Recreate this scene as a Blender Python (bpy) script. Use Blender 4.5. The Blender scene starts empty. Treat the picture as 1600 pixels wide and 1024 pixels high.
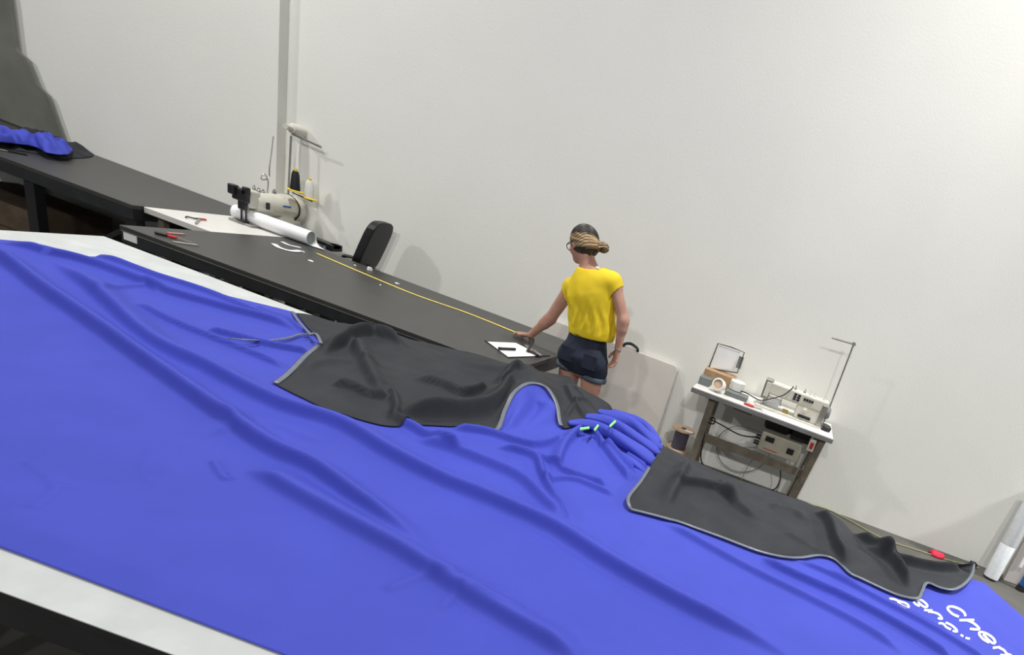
import bpy, math, random
import numpy as np
from mathutils import Vector, Matrix

random.seed(4); rng = np.random.default_rng(7)
SC = bpy.context.scene
COL = SC.collection
PI = math.pi

# ------------------------------------------------------------------ camera
F, CX, CY = 904.318, 1173.247, 791.355
ROLL, PITCH, YAW, CAMZ = 0.36694, 0.38539, 0.04254, 1.82461
_w = np.array([math.sin(YAW)*math.cos(PITCH), math.cos(YAW)*math.cos(PITCH), -math.sin(PITCH)])
_r = np.array([math.cos(YAW), -math.sin(YAW), 0.0]); _d = np.cross(_w, _r)
_c, _s = math.cos(ROLL), math.sin(ROLL)
CR, CD, CW = _c*_r-_s*_d, _s*_r+_c*_d, _w
cam = bpy.data.cameras.new('camera'); camo = bpy.data.objects.new('camera', cam); COL.objects.link(camo)
cam.sensor_width = 36.0; cam.lens = F/1600*36.0
cam.shift_x = (800-CX)/1600; cam.shift_y = (CY-512)/1600
cam.clip_start = 0.05; cam.clip_end = 100
M = Matrix.Identity(4)
for i in range(3):
    M[i][0] = CR[i]; M[i][1] = -CD[i]; M[i][2] = -CW[i]
M[2][3] = CAMZ
camo.matrix_world = M
SC.camera = camo
O = np.array([0, 0, CAMZ])
def ray(u, v): return CW*F+CR*(u-CX)+CD*(v-CY)
def pz(u, v, z): k = ray(u, v); return O+k*((z-CAMZ)/k[2])
def py(u, v, y): k = ray(u, v); return O+k*(y/k[1])
def px(u, v, x): k = ray(u, v); return O+k*(x/k[0])

# ------------------------------------------------------------------ light
SC.view_settings.view_transform = 'Standard'; SC.view_settings.look = 'None'
SC.view_settings.gamma = 1; SC.view_settings.use_curve_mapping = False
SC.view_settings.exposure = -0.24
world = bpy.data.worlds.new('hall'); SC.world = world; world.use_nodes = True
bg = world.node_tree.nodes['Background']; bg.inputs[0].default_value = (0.93, 0.97, 1.0, 1); bg.inputs[1].default_value = 0.16
def lamp(loc, target, power, size, color=(1, 0.985, 0.95), spread=PI):
    L = bpy.data.lights.new('bay_lamp', 'AREA'); L.shape = 'DISK'; L.size = size; L.energy = power; L.color = color
    o = bpy.data.objects.new('bay_lamp', L); COL.objects.link(o); o.location = loc
    d = Vector(target)-Vector(loc); o.rotation_euler = d.to_track_quat('-Z', 'Y').to_euler(); L.spread = spread; return o
lamp((2.2, -7.6, 7.2), (-1, 5, 0.5), 370, 0.5)
lamp((-1.1, -8.0, 7.2), (-2, 5, 0.5), 310, 0.5)
lamp((-11.5, -2.2, 7.0), (-4, 5, 0.5), 330, 0.5)
lamp((6.8, 4.3, 5.4), (6.4, 3.9, 0.0), 600, 0.5, spread=2.05)
lamp((-4.4, 3.6, 7.2), (-4.4, 3.4, 0.5), 170, 0.5, spread=2.0)
lamp((1.0, 3.6, 7.4), (1.0, 3.4, 0.5), 150, 0.5, spread=1.5)

# ------------------------------------------------------------------ materials
def mat(name, col, rough=0.6, metal=0.0, noise=0.0, nscale=20, bump=0.0, bscale=200, col2=None, spec=0.5, sheen=0.0, n2=(0.4, 0.65)):
    m = bpy.data.materials.new(name); m.use_nodes = True; nt = m.node_tree; b = nt.nodes['Principled BSDF']
    b.inputs['Roughness'].default_value = rough; b.inputs['Metallic'].default_value = metal
    b.inputs['Specular IOR Level'].default_value = spec
    if sheen: b.inputs['Sheen Weight'].default_value = sheen
    tc = nt.nodes.new('ShaderNodeTexCoord')
    c = (*col, 1)
    n = nt.nodes.new('ShaderNodeTexNoise'); n.inputs['Scale'].default_value = nscale; n.inputs['Detail'].default_value = 6
    nt.links.new(tc.outputs['Object'], n.inputs['Vector'])
    r = nt.nodes.new('ShaderNodeValToRGB'); r.color_ramp.elements[0].position = n2[0]; r.color_ramp.elements[1].position = n2[1]
    k = 1-noise
    r.color_ramp.elements[0].color = (*col2, 1) if col2 else (col[0]*k, col[1]*k, col[2]*k, 1)
    r.color_ramp.elements[1].color = c
    nt.links.new(n.outputs['Fac'], r.inputs['Fac']); nt.links.new(r.outputs['Color'], b.inputs['Base Color'])
    if bump:
        n3 = nt.nodes.new('ShaderNodeTexNoise'); n3.inputs['Scale'].default_value = bscale; n3.inputs['Detail'].default_value = 4
        nt.links.new(tc.outputs['Object'], n3.inputs['Vector'])
        bp = nt.nodes.new('ShaderNodeBump'); bp.inputs['Strength'].default_value = bump; bp.inputs['Distance'].default_value = 0.002
        nt.links.new(n3.outputs['Fac'], bp.inputs['Height']); nt.links.new(bp.outputs['Normal'], b.inputs['Normal'])
    return m
MW = mat('wall_paint', (0.81, 0.81, 0.765), 0.85, noise=0.03, nscale=1.3, bump=0.35, bscale=60)
MFL = mat('concrete_floor', (0.085, 0.082, 0.074), 0.6, noise=0.25, nscale=3, bump=0.3, bscale=40)
MBLK = mat('black_laminate', (0.046, 0.0455, 0.043), 0.42, noise=0.12, nscale=9, bump=0.15, bscale=300)
MBLKE = mat('black_edge', (0.022, 0.024, 0.028), 0.45, noise=0.3, nscale=12)
MSTEEL = mat('black_steel', (0.012, 0.012, 0.014), 0.4, noise=0.2, nscale=10)
MPLAS = mat('black_plastic', (0.012, 0.012, 0.013), 0.38, noise=0.2, nscale=15)
MWT = mat('white_felt_top', (0.53, 0.55, 0.55), 0.75, col2=(0.46, 0.48, 0.48), nscale=7, bump=0.4, bscale=90)
MLAM = mat('white_laminate', (0.66, 0.65, 0.62), 0.45, noise=0.08, nscale=8)
MGREY = mat('grey_edge', (0.20, 0.20, 0.20), 0.5, noise=0.15, nscale=12)
MBLUE = mat('blue_fabric', (0.053, 0.070, 0.45), 0.72, noise=0.06, nscale=5, bump=0.25, bscale=500, spec=0.2)
MBF = mat('black_fabric', (0.029, 0.031, 0.037), 0.7, noise=0.18, nscale=9, bump=0.4, bscale=420, spec=0.22)
MHEM = mat('grey_binding', (0.125, 0.14, 0.18), 0.35, noise=0.15, nscale=30, spec=0.7)
MWHITE = mat('white_print', (0.85, 0.86, 0.88), 0.6, noise=0.02)
MPAPER = mat('white_paper', (0.84, 0.85, 0.86), 0.55, noise=0.04, nscale=6)
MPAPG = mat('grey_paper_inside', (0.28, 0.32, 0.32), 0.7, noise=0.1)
MCREAM = mat('machine_enamel', (0.62, 0.60, 0.53), 0.35, noise=0.08, nscale=14)
MCREAM2 = mat('machine_panel', (0.42, 0.39, 0.31), 0.45, noise=0.12, nscale=14)
MMET = mat('brushed_metal', (0.42, 0.41, 0.38), 0.35, metal=0.7, noise=0.15, nscale=25)
MLEG = mat('brown_steel', (0.20, 0.17, 0.13), 0.5, noise=0.25, nscale=14)
MYEL = mat('yellow_plastic', (0.75, 0.56, 0.03), 0.45, noise=0.08)
MTAPE = mat('yellow_tape', (0.78, 0.62, 0.12), 0.4, noise=0.12, nscale=60)
MRED = mat('red_plastic', (0.55, 0.02, 0.03), 0.4, noise=0.15)
MREDC = mat('red_cloth', (0.60, 0.02, 0.06), 0.8, noise=0.2, nscale=40)
MTHW = mat('white_thread', (0.82, 0.82, 0.78), 0.8, noise=0.08, nscale=80)
MTHB = mat('black_thread', (0.01, 0.01, 0.015), 0.7, noise=0.2, nscale=80)
MTHP = mat('dusky_thread', (0.09, 0.075, 0.11), 0.8, noise=0.2, nscale=60)
MWOOD = mat('cardboard', (0.42, 0.27, 0.15), 0.8, noise=0.2, nscale=18)
MCARTON = mat('dark_carton', (0.10, 0.068, 0.042), 0.8, noise=0.3, nscale=10)
MFLAN = mat('fibreboard_flange', (0.55, 0.40, 0.28), 0.75, noise=0.2, nscale=18)
MDARKW = mat('dark_grey_green', (0.17, 0.175, 0.15), 0.85, noise=0.25, nscale=2.5, bump=0.3, bscale=100)
MSKIN = mat('skin', (0.52, 0.29, 0.21), 0.5, noise=0.10, nscale=9, col2=(0.44, 0.22, 0.16))
MDENIM = mat('denim', (0.016, 0.024, 0.052), 0.8, col2=(0.008, 0.012, 0.028), nscale=14, bump=0.5, bscale=500)
MCUFF = mat('denim_cuff', (0.09, 0.12, 0.16), 0.8, noise=0.3, nscale=40, bump=0.4, bscale=400)
MSHIRT = mat('yellow_jersey', (0.82, 0.60, 0.012), 0.75, noise=0.05, nscale=12, bump=0.25, bscale=350)
MGREEN = mat('green_mark', (0.25, 0.75, 0.22), 0.6, noise=0.05)
MBLUEP = mat('blue_film', (0.01, 0.10, 0.38), 0.35, noise=0.15)
MCORD = mat('olive_cord', (0.26, 0.27, 0.13), 0.6, noise=0.1)
MFTAB = mat('panel_grey', (0.50, 0.47, 0.44), 0.6, noise=0.06, nscale=5, bump=0.1)
MGBOX = mat('grey_box', (0.16, 0.18, 0.18), 0.5, noise=0.15)
MSHOE = mat('shoe_canvas', (0.5, 0.5, 0.5), 0.7, noise=0.1)
def hair_material():
    m = mat('streaked_hair', (0.03, 0.02, 0.015), 0.45); nt = m.node_tree; b = nt.nodes['Principled BSDF']
    at = nt.nodes.new('ShaderNodeAttribute'); at.attribute_name = 'blond'
    r = nt.nodes.new('ShaderNodeValToRGB'); r.color_ramp.elements[0].position = 0.25; r.color_ramp.elements[0].color = (0.020, 0.015, 0.013, 1)
    r.color_ramp.elements[1].position = 0.85; r.color_ramp.elements[1].color = (0.55, 0.37, 0.18, 1)
    nt.links.new(at.outputs['Fac'], r.inputs['Fac']); nt.links.new(r.outputs['Color'], b.inputs['Base Color'])
    return m
MHAIR = hair_material()

# ------------------------------------------------------------------ helpers
class MB:
    def __init__(s): s.v = []; s.f = []
    def add(s, v, f):
        k = len(s.v); s.v += [tuple(float(q) for q in p) for p in v]; s.f += [tuple(i+k for i in a) for a in f]; return s
    def box(s, c, d, rot=None):
        c = np.array(c, float); h = np.array(d, float)/2
        V = [np.array([x, y, z])*h for x in (-1, 1) for y in (-1, 1) for z in (-1, 1)]
        if rot is not None:
            Rm = np.array(rot); V = [Rm@q for q in V]
        return s.add([c+q for q in V], [(0, 1, 3, 2), (4, 6, 7, 5), (0, 4, 5, 1), (2, 3, 7, 6), (0, 2, 6, 4), (1, 5, 7, 3)])
    def bx(s, x0, x1, y0, y1, z0, z1): return s.box(((x0+x1)/2, (y0+y1)/2, (z0+z1)/2), (abs(x1-x0), abs(y1-y0), abs(z1-z0)))
    def bar(s, a, b, w, h, up=(0, 0, 1)):
        a, b = np.array(a, float), np.array(b, float); t = b-a; L = np.linalg.norm(t); t = t/L
        u = np.array(up, float); x = np.cross(t, u); x /= np.linalg.norm(x); y = np.cross(x, t)
        return s.box((a+b)/2, (L, w, h), np.stack([t, x, y], 1))
    def tube(s, pts, r, n=8, caps=True):
        P = [np.array(p, float) for p in pts]; N = len(P); R = [r]*N if np.isscalar(r) else list(r)
        t0 = P[1]-P[0]; t0 /= np.linalg.norm(t0); a = np.array([0, 0, 1.]) if abs(t0[2]) < .9 else np.array([1., 0, 0])
        x = np.cross(t0, a); x /= np.linalg.norm(x); V = []; Fc = []
        for i in range(N):
            t = P[min(i+1, N-1)]-P[max(i-1, 0)]; L = np.linalg.norm(t); t = t/L if L > 1e-9 else t0
            x = x-t*(x@t); x /= np.linalg.norm(x); y = np.cross(t, x)
            V += [P[i]+R[i]*(math.cos(2*PI*k/n)*x+math.sin(2*PI*k/n)*y) for k in range(n)]
        for i in range(N-1):
            for k in range(n): Fc.append((i*n+k, i*n+(k+1) % n, (i+1)*n+(k+1) % n, (i+1)*n+k))
        if caps: Fc += [tuple(range(n-1, -1, -1)), tuple((N-1)*n+k for k in range(n))]
        return s.add(V, Fc)
    def lathe(s, prof, a, axis=(0, 0, 1), n=24):
        """prof: list of (distance along axis, radius)"""
        a = np.array(a, float); t = np.array(axis, float); t /= np.linalg.norm(t)
        q = np.array([0, 0, 1.]) if abs(t[2]) < .9 else np.array([1., 0, 0]); x = np.cross(t, q); x /= np.linalg.norm(x); y = np.cross(t, x)
        V = []; Fc = []
        for h, r in prof: V += [a+t*h+max(r, 1e-4)*(math.cos(2*PI*k/n)*x+math.sin(2*PI*k/n)*y) for k in range(n)]
        for i in range(len(prof)-1):
            for k in range(n): Fc.append((i*n+k, i*n+(k+1) % n, (i+1)*n+(k+1) % n, (i+1)*n+k))
        Fc += [tuple(range(n-1, -1, -1)), tuple((len(prof)-1)*n+k for k in range(n))]
        return s.add(V, Fc)
    def prism(s, poly, z0, z1):
        n = len(poly); V = [(x, y, z0) for x, y in poly]+[(x, y, z1) for x, y in poly]
        Fc = [tuple(range(n-1, -1, -1)), tuple(range(n, 2*n))]+[(k, (k+1) % n, n+(k+1) % n, n+k) for k in range(n)]
        return s.add(V, Fc)
    def build(s, name, m, parent=None, bevel=0.0, smooth=False, label=None):
        me = bpy.data.meshes.new(name); me.from_pydata(s.v, [], s.f); me.update()
        import bmesh
        b = bmesh.new(); b.from_mesh(me); bmesh.ops.recalc_face_normals(b, faces=b.faces); b.to_mesh(me); b.free()
        return link(name, me, m, parent, bevel, smooth, label)
def link(name, me, m, parent=None, bevel=0.0, smooth=False, label=None):
    me.materials.append(m); o = bpy.data.objects.new(name, me); COL.objects.link(o)
    if smooth:
        me.polygons.foreach_set('use_smooth', [True]*len(me.polygons))
        if smooth == 2: 
            md = o.modifiers.new('edges', 'EDGE_SPLIT'); md.split_angle = 0.7
    if bevel:
        md = o.modifiers.new('bevel', 'BEVEL'); md.width = bevel; md.segments = 2; md.limit_method = 'ANGLE'
    if parent is not None:
        o.parent = parent; o.matrix_parent_inverse = Matrix.Translation(-parent.location)
    if label: o['label'] = label
    return o
def tag(o, label, cat, group=None, kind=None):
    o['label'] = label; o['category'] = cat
    if group: o['group'] = group
    if kind: o['kind'] = kind
    return o
def thing(name, loc, label, cat, group=None):
    o = bpy.data.objects.new(name, None); o.empty_display_size = 0.05; COL.objects.link(o); o.location = [float(q) for q in loc]
    return tag(o, label, cat, group)
def struct(o, label=None):
    o['kind'] = 'structure'
    if label: o['label'] = label
    return o
def spline(P, n=8):
    P = [np.array(p, float) for p in P]; out = []
    for i in range(len(P)-1):
        a, b, c, d = P[max(i-1, 0)], P[i], P[i+1], P[min(i+2, len(P)-1)]
        for k in range(n):
            t = k/n; out.append(.5*((2*b)+(-a+c)*t+(2*a-5*b+4*c-d)*t*t+(-a+3*b-3*c+d)*t**3))
    out.append(P[-1]); return out
def resample(P, n):
    P = np.array(P, float); L = np.concatenate([[0], np.cumsum(np.linalg.norm(np.diff(P, axis=0), axis=1))]); L /= L[-1]
    t = np.linspace(0, 1, n); return np.stack([np.interp(t, L, P[:, k]) for k in range(P.shape[1])], 1)
def copy_tree(o, parent=None):
    c = o.copy(); COL.objects.link(c)
    if parent is not None: c.parent = parent
    for ch in list(o.children): copy_tree(ch, c)
    return c
def ROT(ax, a): return np.array(Matrix.Rotation(a, 3, ax))

# value noise, 2D, vectorised
_tab = rng.random((256, 256))
def vnoise(x, y):
    xi, yi = np.floor(x).astype(int), np.floor(y).astype(int); fx, fy = x-xi, y-yi
    fx = fx*fx*(3-2*fx); fy = fy*fy*(3-2*fy); a = lambda i, j: _tab[(xi+i) % 256, (yi+j) % 256]
    return (a(0, 0)*(1-fx)+a(1, 0)*fx)*(1-fy)+(a(0, 1)*(1-fx)+a(1, 1)*fx)*fy-.5
def grid_mesh(name, G):
    ny, nx = G.shape[:2]; V = G.reshape(-1, 3)
    I = np.arange(nx*ny).reshape(ny, nx); Fq = np.stack([I[:-1, :-1], I[:-1, 1:], I[1:, 1:], I[1:, :-1]], -1).reshape(-1, 4)
    me = bpy.data.meshes.new(name); me.from_pydata(V.tolist(), [], Fq.tolist()); me.update(); return me
def seg_ridge(X, Y, pts, h, wn, wf, taper=0.12, z=.745):
    """raised fold along a line; wn = width on the steep near side, wf on the far side"""
    P = np.array([p if len(p) == 3 else pz(p[0], p[1], z) for p in pts])[:, :2]
    P = np.array(spline(P, 5))
    L = np.concatenate([[0], np.cumsum(np.linalg.norm(np.diff(P, axis=0), axis=1))]); T = L[-1]
    R = max(wn, wf)*2.6; best = np.full(X.shape, 1e9); sg = np.zeros(X.shape); al = np.zeros(X.shape)
    msk = (X > P[:, 0].min()-R) & (X < P[:, 0].max()+R) & (Y > P[:, 1].min()-R) & (Y < P[:, 1].max()+R)
    if not msk.any(): return np.zeros(X.shape)
    x, y = X[msk], Y[msk]; b = np.full(x.shape, 1e9); s_ = np.zeros(x.shape); a_ = np.zeros(x.shape)
    for i in range(len(P)-1):
        d = P[i+1]-P[i]; l2 = d@d
        if l2 < 1e-12: continue
        t = np.clip(((x-P[i, 0])*d[0]+(y-P[i, 1])*d[1])/l2, 0, 1)
        ex, ey = x-P[i, 0]-t*d[0], y-P[i, 1]-t*d[1]; q = np.hypot(ex, ey); k = q < b
        b = np.where(k, q, b); s_ = np.where(k, d[0]*ey-d[1]*ex, s_); a_ = np.where(k, L[i]+t*math.sqrt(l2), a_)
    w = np.where(s_ > 0, wf, wn)
    e = np.clip(a_/(taper*T+1e-6), 0, 1)*np.clip((T-a_)/(taper*T+1e-6), 0, 1); e = e*e*(3-2*e)
    out = np.zeros(X.shape); out[msk] = h*np.exp(-(b/w)**2)*e; return out
def bump(X, Y, u, v, h, r, z=.745):
    c = pz(u, v, z); return h*np.exp(-((X-c[0])**2+(Y-c[1])**2)/r**2)

# ------------------------------------------------------------------ setting
T = 0.737; WY = 5.07
struct(MB().bx(-14, 9, WY, WY+.2, 0, 8).build('wall_back', MW), 'plain off-white painted hall wall')
struct(MB().bx(-14, 9, -11, WY, -.1, 0).build('floor', MFL), 'grey concrete floor')
struct(MB().bx(-14, -4.372, WY-.085, WY, 0, 8).build('wall_left', MW, bevel=.002), 'wall section standing slightly proud on the left')

# ------------------------------------------------------------------ big cutting table
def yb(x): return np.interp(x, (-4, -.8, -.1, .33, .7, 1.4, 3), (3.139, 3.056, 2.93, 2.85, 2.79, 2.755, 2.72))
def yf(x): return .838-.026*x
XL, XR = -3.70, 1.40
tb = thing('cutting_table', (-1.2, 2, 0), 'huge white-topped cutting table in front, under the blue cloth', 'table')
SK = .50                                              # the right end is cut on a slant
MB().prism([(XL, yf(XL)), (XR+SK*2.2, yf(XR+SK*2.2)), (XR, yb(XR)), (.7, yb(.7)), (-.1, yb(-.1)), (-.8, yb(-.8)), (XL, yb(XL))], T-.003, T).build('tabletop', MWT, tb)
MB().prism([(XL, yf(XL)), (XR+SK*2.2, yf(XR+SK*2.2)), (XR, yb(XR)), (.7, yb(.7)), (-.1, yb(-.1)), (-.8, yb(-.8)), (XL, yb(XL))], T-.024, T-.0032).build('core_board', MSTEEL, tb, bevel=.003, label='black board edge')
ap = MB()
for k, g in ((0, yf), (1, yb)):
    o_ = .012 if k == 0 else -.012
    ap = MB().bar((XL+.03, g(XL)+o_*3-k*.02, T-.068), (XR-.03, g(XR)+o_*3-k*.02, T-.068), .045, .09)
    ap.build('apron', MSTEEL, tb, bevel=.004)
for x in (XL+.06, XR-.06):
    MB().bar((x, yf(x)+.08, T-.068), (x, yb(x)-.08, T-.068), .045, .09).build('apron', MSTEEL, tb, bevel=.004)
for x in (XL+.1, -1.9, -.2, XR-.1):
    for g, k in ((yf, .12), (yb, -.12)):
        MB().bx(x-.03, x+.03, g(x)+k-.03, g(x)+k+.03, 0, T-.115).build('leg', MSTEEL, tb, bevel=.003)
MB().bar((XL+.2, 1.0, .16), (XR-.2, .95, .16), .05, .05).build('rail', MSTEEL, tb)
MB().bar((XL+.2, 2.9, .16), (XR-.2, 2.6, .16), .05, .05).build('rail', MSTEEL, tb)

# ------------------------------------------------------------------ blue cloth
def back_curve():
    P = [pz(u, v, T+.01) for u, v in ((-40, 366), (0, 375), (45, 378), (75, 385), (130, 400), (170, 404), (225, 424), (300, 445), (360, 464), (420, 478), (455, 487))]
    P = [(p[0], p[1]) for p in P]
    P = [(-3.69, P[0][1]-.05)]+[p for p in P if p[0] > -3.68]
    P += [(-2.3, 3.06), (-1.9, 3.06), (-1.4, 3.10), (-1.1, 3.13), (-.85, 3.13), (-.6, 3.08), (-.3, 3.02), (-.1, 2.915), (.33, 2.825), (.7, 2.765), (1.2, 2.735), (1.36, 2.76), (1.40, 2.77), (1.45, 2.74), (1.55, 2.56), (1.8, 2.05), (2.12, 1.4)]
    return np.array(sorted(P))
BC = back_curve()
def heap_back(x): return np.interp(x, BC[:, 0], BC[:, 1])
RID = [
 # main long folds (pixel path, height, near width, far width)
 ([(-30, 378), (0, 406), (70, 462), (141, 511), (211, 560), (281, 610), (351, 659), (422, 708), (497, 744), (572, 800), (629, 837), (690, 880)], .030, .020, .050),
 ([(380, 730), (460, 777), (535, 819), (610, 860), (647, 882), (700, 917), (775, 962), (850, 1004), (930, 1050)], .024, .022, .060),
 ([(60, 400), (88, 413), (158, 469), (230, 535), (316, 578), (369, 606), (439, 641), (535, 672), (610, 717), (685, 755), (760, 785), (861, 831), (962, 895), (1075, 955), (1187, 1007), (1290, 1060)], .028, .022, .070),
 ([(-20, 378), (40, 390), (74, 400), (141, 415), (211, 441), (264, 462), (369, 491), (430, 507), (475, 523)], .022, .012, .030),
 ([(120, 396), (175, 408), (240, 432), (320, 458), (400, 490), (470, 520)], .014, .011, .024),
 ([(195, 480), (225, 487), (264, 505), (351, 540), (400, 560), (450, 580)], .016, .006, .035),
 ([(318, 518), (345, 524), (369, 530), (422, 544), (490, 556)], .018, .007, .02),
 ([(395, 485), (420, 495), (450, 510), (480, 524)], .014, .008, .018),
 ([(160, 470), (190, 452), (230, 450), (250, 462)], .008, .012, .03),
 ([(300, 690), (400, 660), (520, 700)], .006, .03, .05),
 # near middle crumples
 ([(600, 655), (640, 672), (670, 690), (719, 712)], .022, .012, .035),
 ([(640, 690), (690, 702), (760, 728), (820, 758), (880, 822)], .022, .022, .03),
 ([(770, 700), (831, 717), (845, 745), (862, 780), (884, 819)], .022, .012, .018),
 ([(831, 712), (870, 735), (902, 749), (950, 762)], .018, .010, .022),
 ([(845, 757), (880, 752), (910, 757), (960, 778)], .013, .010, .02),
 ([(700, 672), (760, 680), (830, 700), (880, 690)], .02, .010, .02),
 ([(868, 742), (880, 705), (900, 680), (921, 670)], .022, .012, .035),
 ([(921, 670), (936, 695), (960, 728), (984, 757)], .020, .007, .040),
 ([(928, 682), (950, 690), (976, 704), (1014, 728)], .010, .007, .018),
 ([(912, 664), (940, 668), (975, 688), (1010, 712), (1024, 722)], .012, .007, .022),
 ([(930, 652), (958, 660), (990, 684), (1024, 706)], .014, .007, .020),
 ([(958, 646), (990, 656), (1012, 678), (1030, 698)], .018, .008, .020),
 ([(940, 700), (968, 722), (990, 742)], .020, .005, .012),
 ([(975, 712), (1000, 728), (1008, 736)], .016, .005, .010),
 # right hand folds
 ([(1030, 815), (1075, 840), (1150, 882), (1262, 938), (1340, 980), (1420, 1030)], .014, .016, .05),
 ([(1188, 868), (1205, 886), (1250, 908), (1300, 930), (1360, 960), (1440, 1006), (1500, 1045)], .020, .010, .03),
 ([(1235, 874), (1280, 893), (1320, 912), (1380, 944), (1440, 976), (1510, 1018), (1560, 1050)], .013, .010, .022),
 ([(1280, 890), (1330, 915), (1385, 940), (1440, 968), (1500, 1003)], .007, .008, .012),
 ([(600, 930), (660, 905), (720, 912)], .005, .02, .02),
 ([(690, 960), (720, 930), (800, 925)], .004, .01, .02), ([(730, 930), (790, 960), (815, 955)], .004, .01, .02),
 ([(240, 700), (225, 740), (245, 760)], .002, .02, .02), ([(40, 720), (75, 750), (90, 770)], .002, .012, .03),
 ([(50, 800), (75, 785), (100, 762)], .0025, .008, .02), ([(100, 770), (200, 745), (270, 735)], .002, .02, .03),
 ([(330, 720), (350, 750), (365, 745)], .006, .008, .02),
 ([(1080, 700), (1110, 690)], .0, .01, .01),
]
def blue_fold(X, Y):
    H = np.zeros(X.shape)
    for r in RID:
        if r[1]: H += seg_ridge(X, Y, r[0], r[1]*1.9, r[2]*.8, r[3])
    H += .010*np.maximum(vnoise(X*1.4+9, Y*2.4+3), 0)
    H += .0045*vnoise(X*5+Y*3+20, Y*6-X*2+7)+.0014*vnoise(X*14+Y*8, Y*15-X*7)
    H += bump(X, Y, 940, 665, .030, .13)+bump(X, Y, 990, 678, .045, .13)
    return H
# fold heights sampled once on a 4 mm lattice, read back bilinearly
_x0, _y0, _st = -3.85, .75, .004
_LX, _LY = np.meshgrid(_x0+np.arange(1500)*_st, _y0+np.arange(700)*_st)
_FOLD = blue_fold(_LX, _LY)
def fold_at(X, Y):
    a = np.clip((X-_x0)/_st, 0, 1698.99); b = np.clip((Y-_y0)/_st, 0, 698.99); i = a.astype(int); j = b.astype(int); a = a-i; b = b-j
    return (_FOLD[j, i]*(1-a)+_FOLD[j, i+1]*a)*(1-b)+(_FOLD[j+1, i]*(1-a)+_FOLD[j+1, i+1]*a)*b
def blue_z(X, Y):
    b = T+.010+fold_at(X, Y)
    dr = np.maximum(X-(XR+.012+.50*np.maximum(2.755-Y, 0)), 0); b = b-np.minimum(dr*14, .62)
    db = np.maximum(Y-(yb(X)+.03), 0); b = b-np.minimum(db*5, .30)
    return b
# build the grid with finer rows for the nearest part
nx, ny = 900, 380
xs = np.linspace(-3.69, 2.12, nx); ts = np.linspace(0, 1, ny)
Xg, Tg = np.meshgrid(xs, ts)
front = .925-.028*Xg+.004*np.sin(Xg*3)
Yg = front+(heap_back(Xg)-front)*Tg
Zg = blue_z(Xg, Yg)
fade = np.clip(Tg/.03, 0, 1); Zg = np.where(Xg < 2.0, (T+.005)*(1-fade)+Zg*fade, Zg)
BLUEG = np.stack([Xg, Yg, Zg], -1)
me = grid_mesh('blue_cloth', BLUEG)
blue = link('printed_cloth', me, MBLUE, smooth=True)
sm = blue.modifiers.new('thick', 'SOLIDIFY'); sm.thickness = .0022; sm.offset = -1
tag(blue, 'enormous royal blue cloth with white lettering spread over the white cutting table', 'cloth')
def on_blue(u, v, lift=.0):
    z = T+.01
    for _ in range(14):
        p = pz(u, v, z); z2 = float(blue_z(np.array([p[0]]), np.array([p[1]]))[0]); z = .5*z+.5*z2
    p = pz(u, v, z+lift); return p
def roll(pts, R, n=16):
    C = spline([pz(u, v, T+h) for u, v, h in pts], 8); r = np.interp(np.linspace(0, 1, len(C)), np.linspace(0, 1, len(R)), R)
    V = []; Fc = []
    for i, c in enumerate(C):
        t = unit_(C[min(i+1, len(C)-1)]-C[max(i-1, 0)]); a = unit_(np.cross(t, (0, 0, 1))); b = np.cross(a, t)
        for k in range(n):
            q = 2*PI*k/n; w = 1+.12*math.sin(3*q+i*.23)+.06*math.sin(i*.6+q)
            V.append(c+r[i]*w*(1.25*math.cos(q)*a+.85*math.sin(q)*b))
    for i in range(len(C)-1):
        for k in range(n): Fc.append((i*n+k, i*n+(k+1) % n, (i+1)*n+(k+1) % n, (i+1)*n+k))
    Fc += [tuple(range(n-1, -1, -1)), tuple((len(C)-1)*n+k for k in range(n))]
    MB().add(V, Fc).build('bunched_fold', MBLUE, blue, smooth=True)
def unit_(v): return v/(np.linalg.norm(v)+1e-9)
roll([(888, 662, .035), (905, 662, .045), (935, 667, .055), (975, 690, .050), (1012, 716, .030), (1026, 728, .012)], [.014, .022, .030, .036, .032, .016])
roll([(905, 650, .055), (925, 653, .068), (957, 660, .080), (995, 685, .062), (1022, 704, .036), (1032, 712, .014)], [.014, .022, .029, .033, .028, .012])
roll([(930, 642, .070), (950, 648, .080), (982, 658, .086), (1008, 678, .060), (1026, 695, .036), (1035, 704, .014)], [.014, .026, .033, .032, .022, .010])
roll([(918, 676, .005), (940, 690, .020), (962, 706, .024), (990, 724, .018), (1010, 740, .004)], [.006, .014, .020, .022, .012])
roll([(958, 643, .060), (984, 652, .064), (1006, 663, .056), (1022, 680, .036), (1031, 692, .018)], [.016, .020, .026, .020, .010])
roll([(965, 690, .030), (990, 702, .034), (1006, 714, .028), (1020, 728, .010)], [.008, .016, .020, .010])
def ribbon(mb, P, w, lift=.002):
    """flat lettering stroke laid on the blue cloth (path and width in image units at that spot)"""
    P = [np.array(p, float) for p in P]; P = spline(P, 5) if len(P) > 2 else [P[0]+(P[1]-P[0])*k/5 for k in range(6)]
    V = []
    for i, p in enumerate(P):
        t = P[min(i+1, len(P)-1)]-P[max(i-1, 0)]; t = t/np.linalg.norm(t); n = np.array([-t[1], t[0]])
        for k in (-1, -.33, .33, 1): q = p+n*w/2*k; V.append(on_blue(q[0], q[1], lift))
    mb.add(V, [(4*i+k, 4*i+k+1, 4*i+k+5, 4*i+k+4) for i in range(len(P)-1) for k in range(3)])
def C7(x, y): return (1380+x/7.273, 920+y/7.27)
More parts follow.
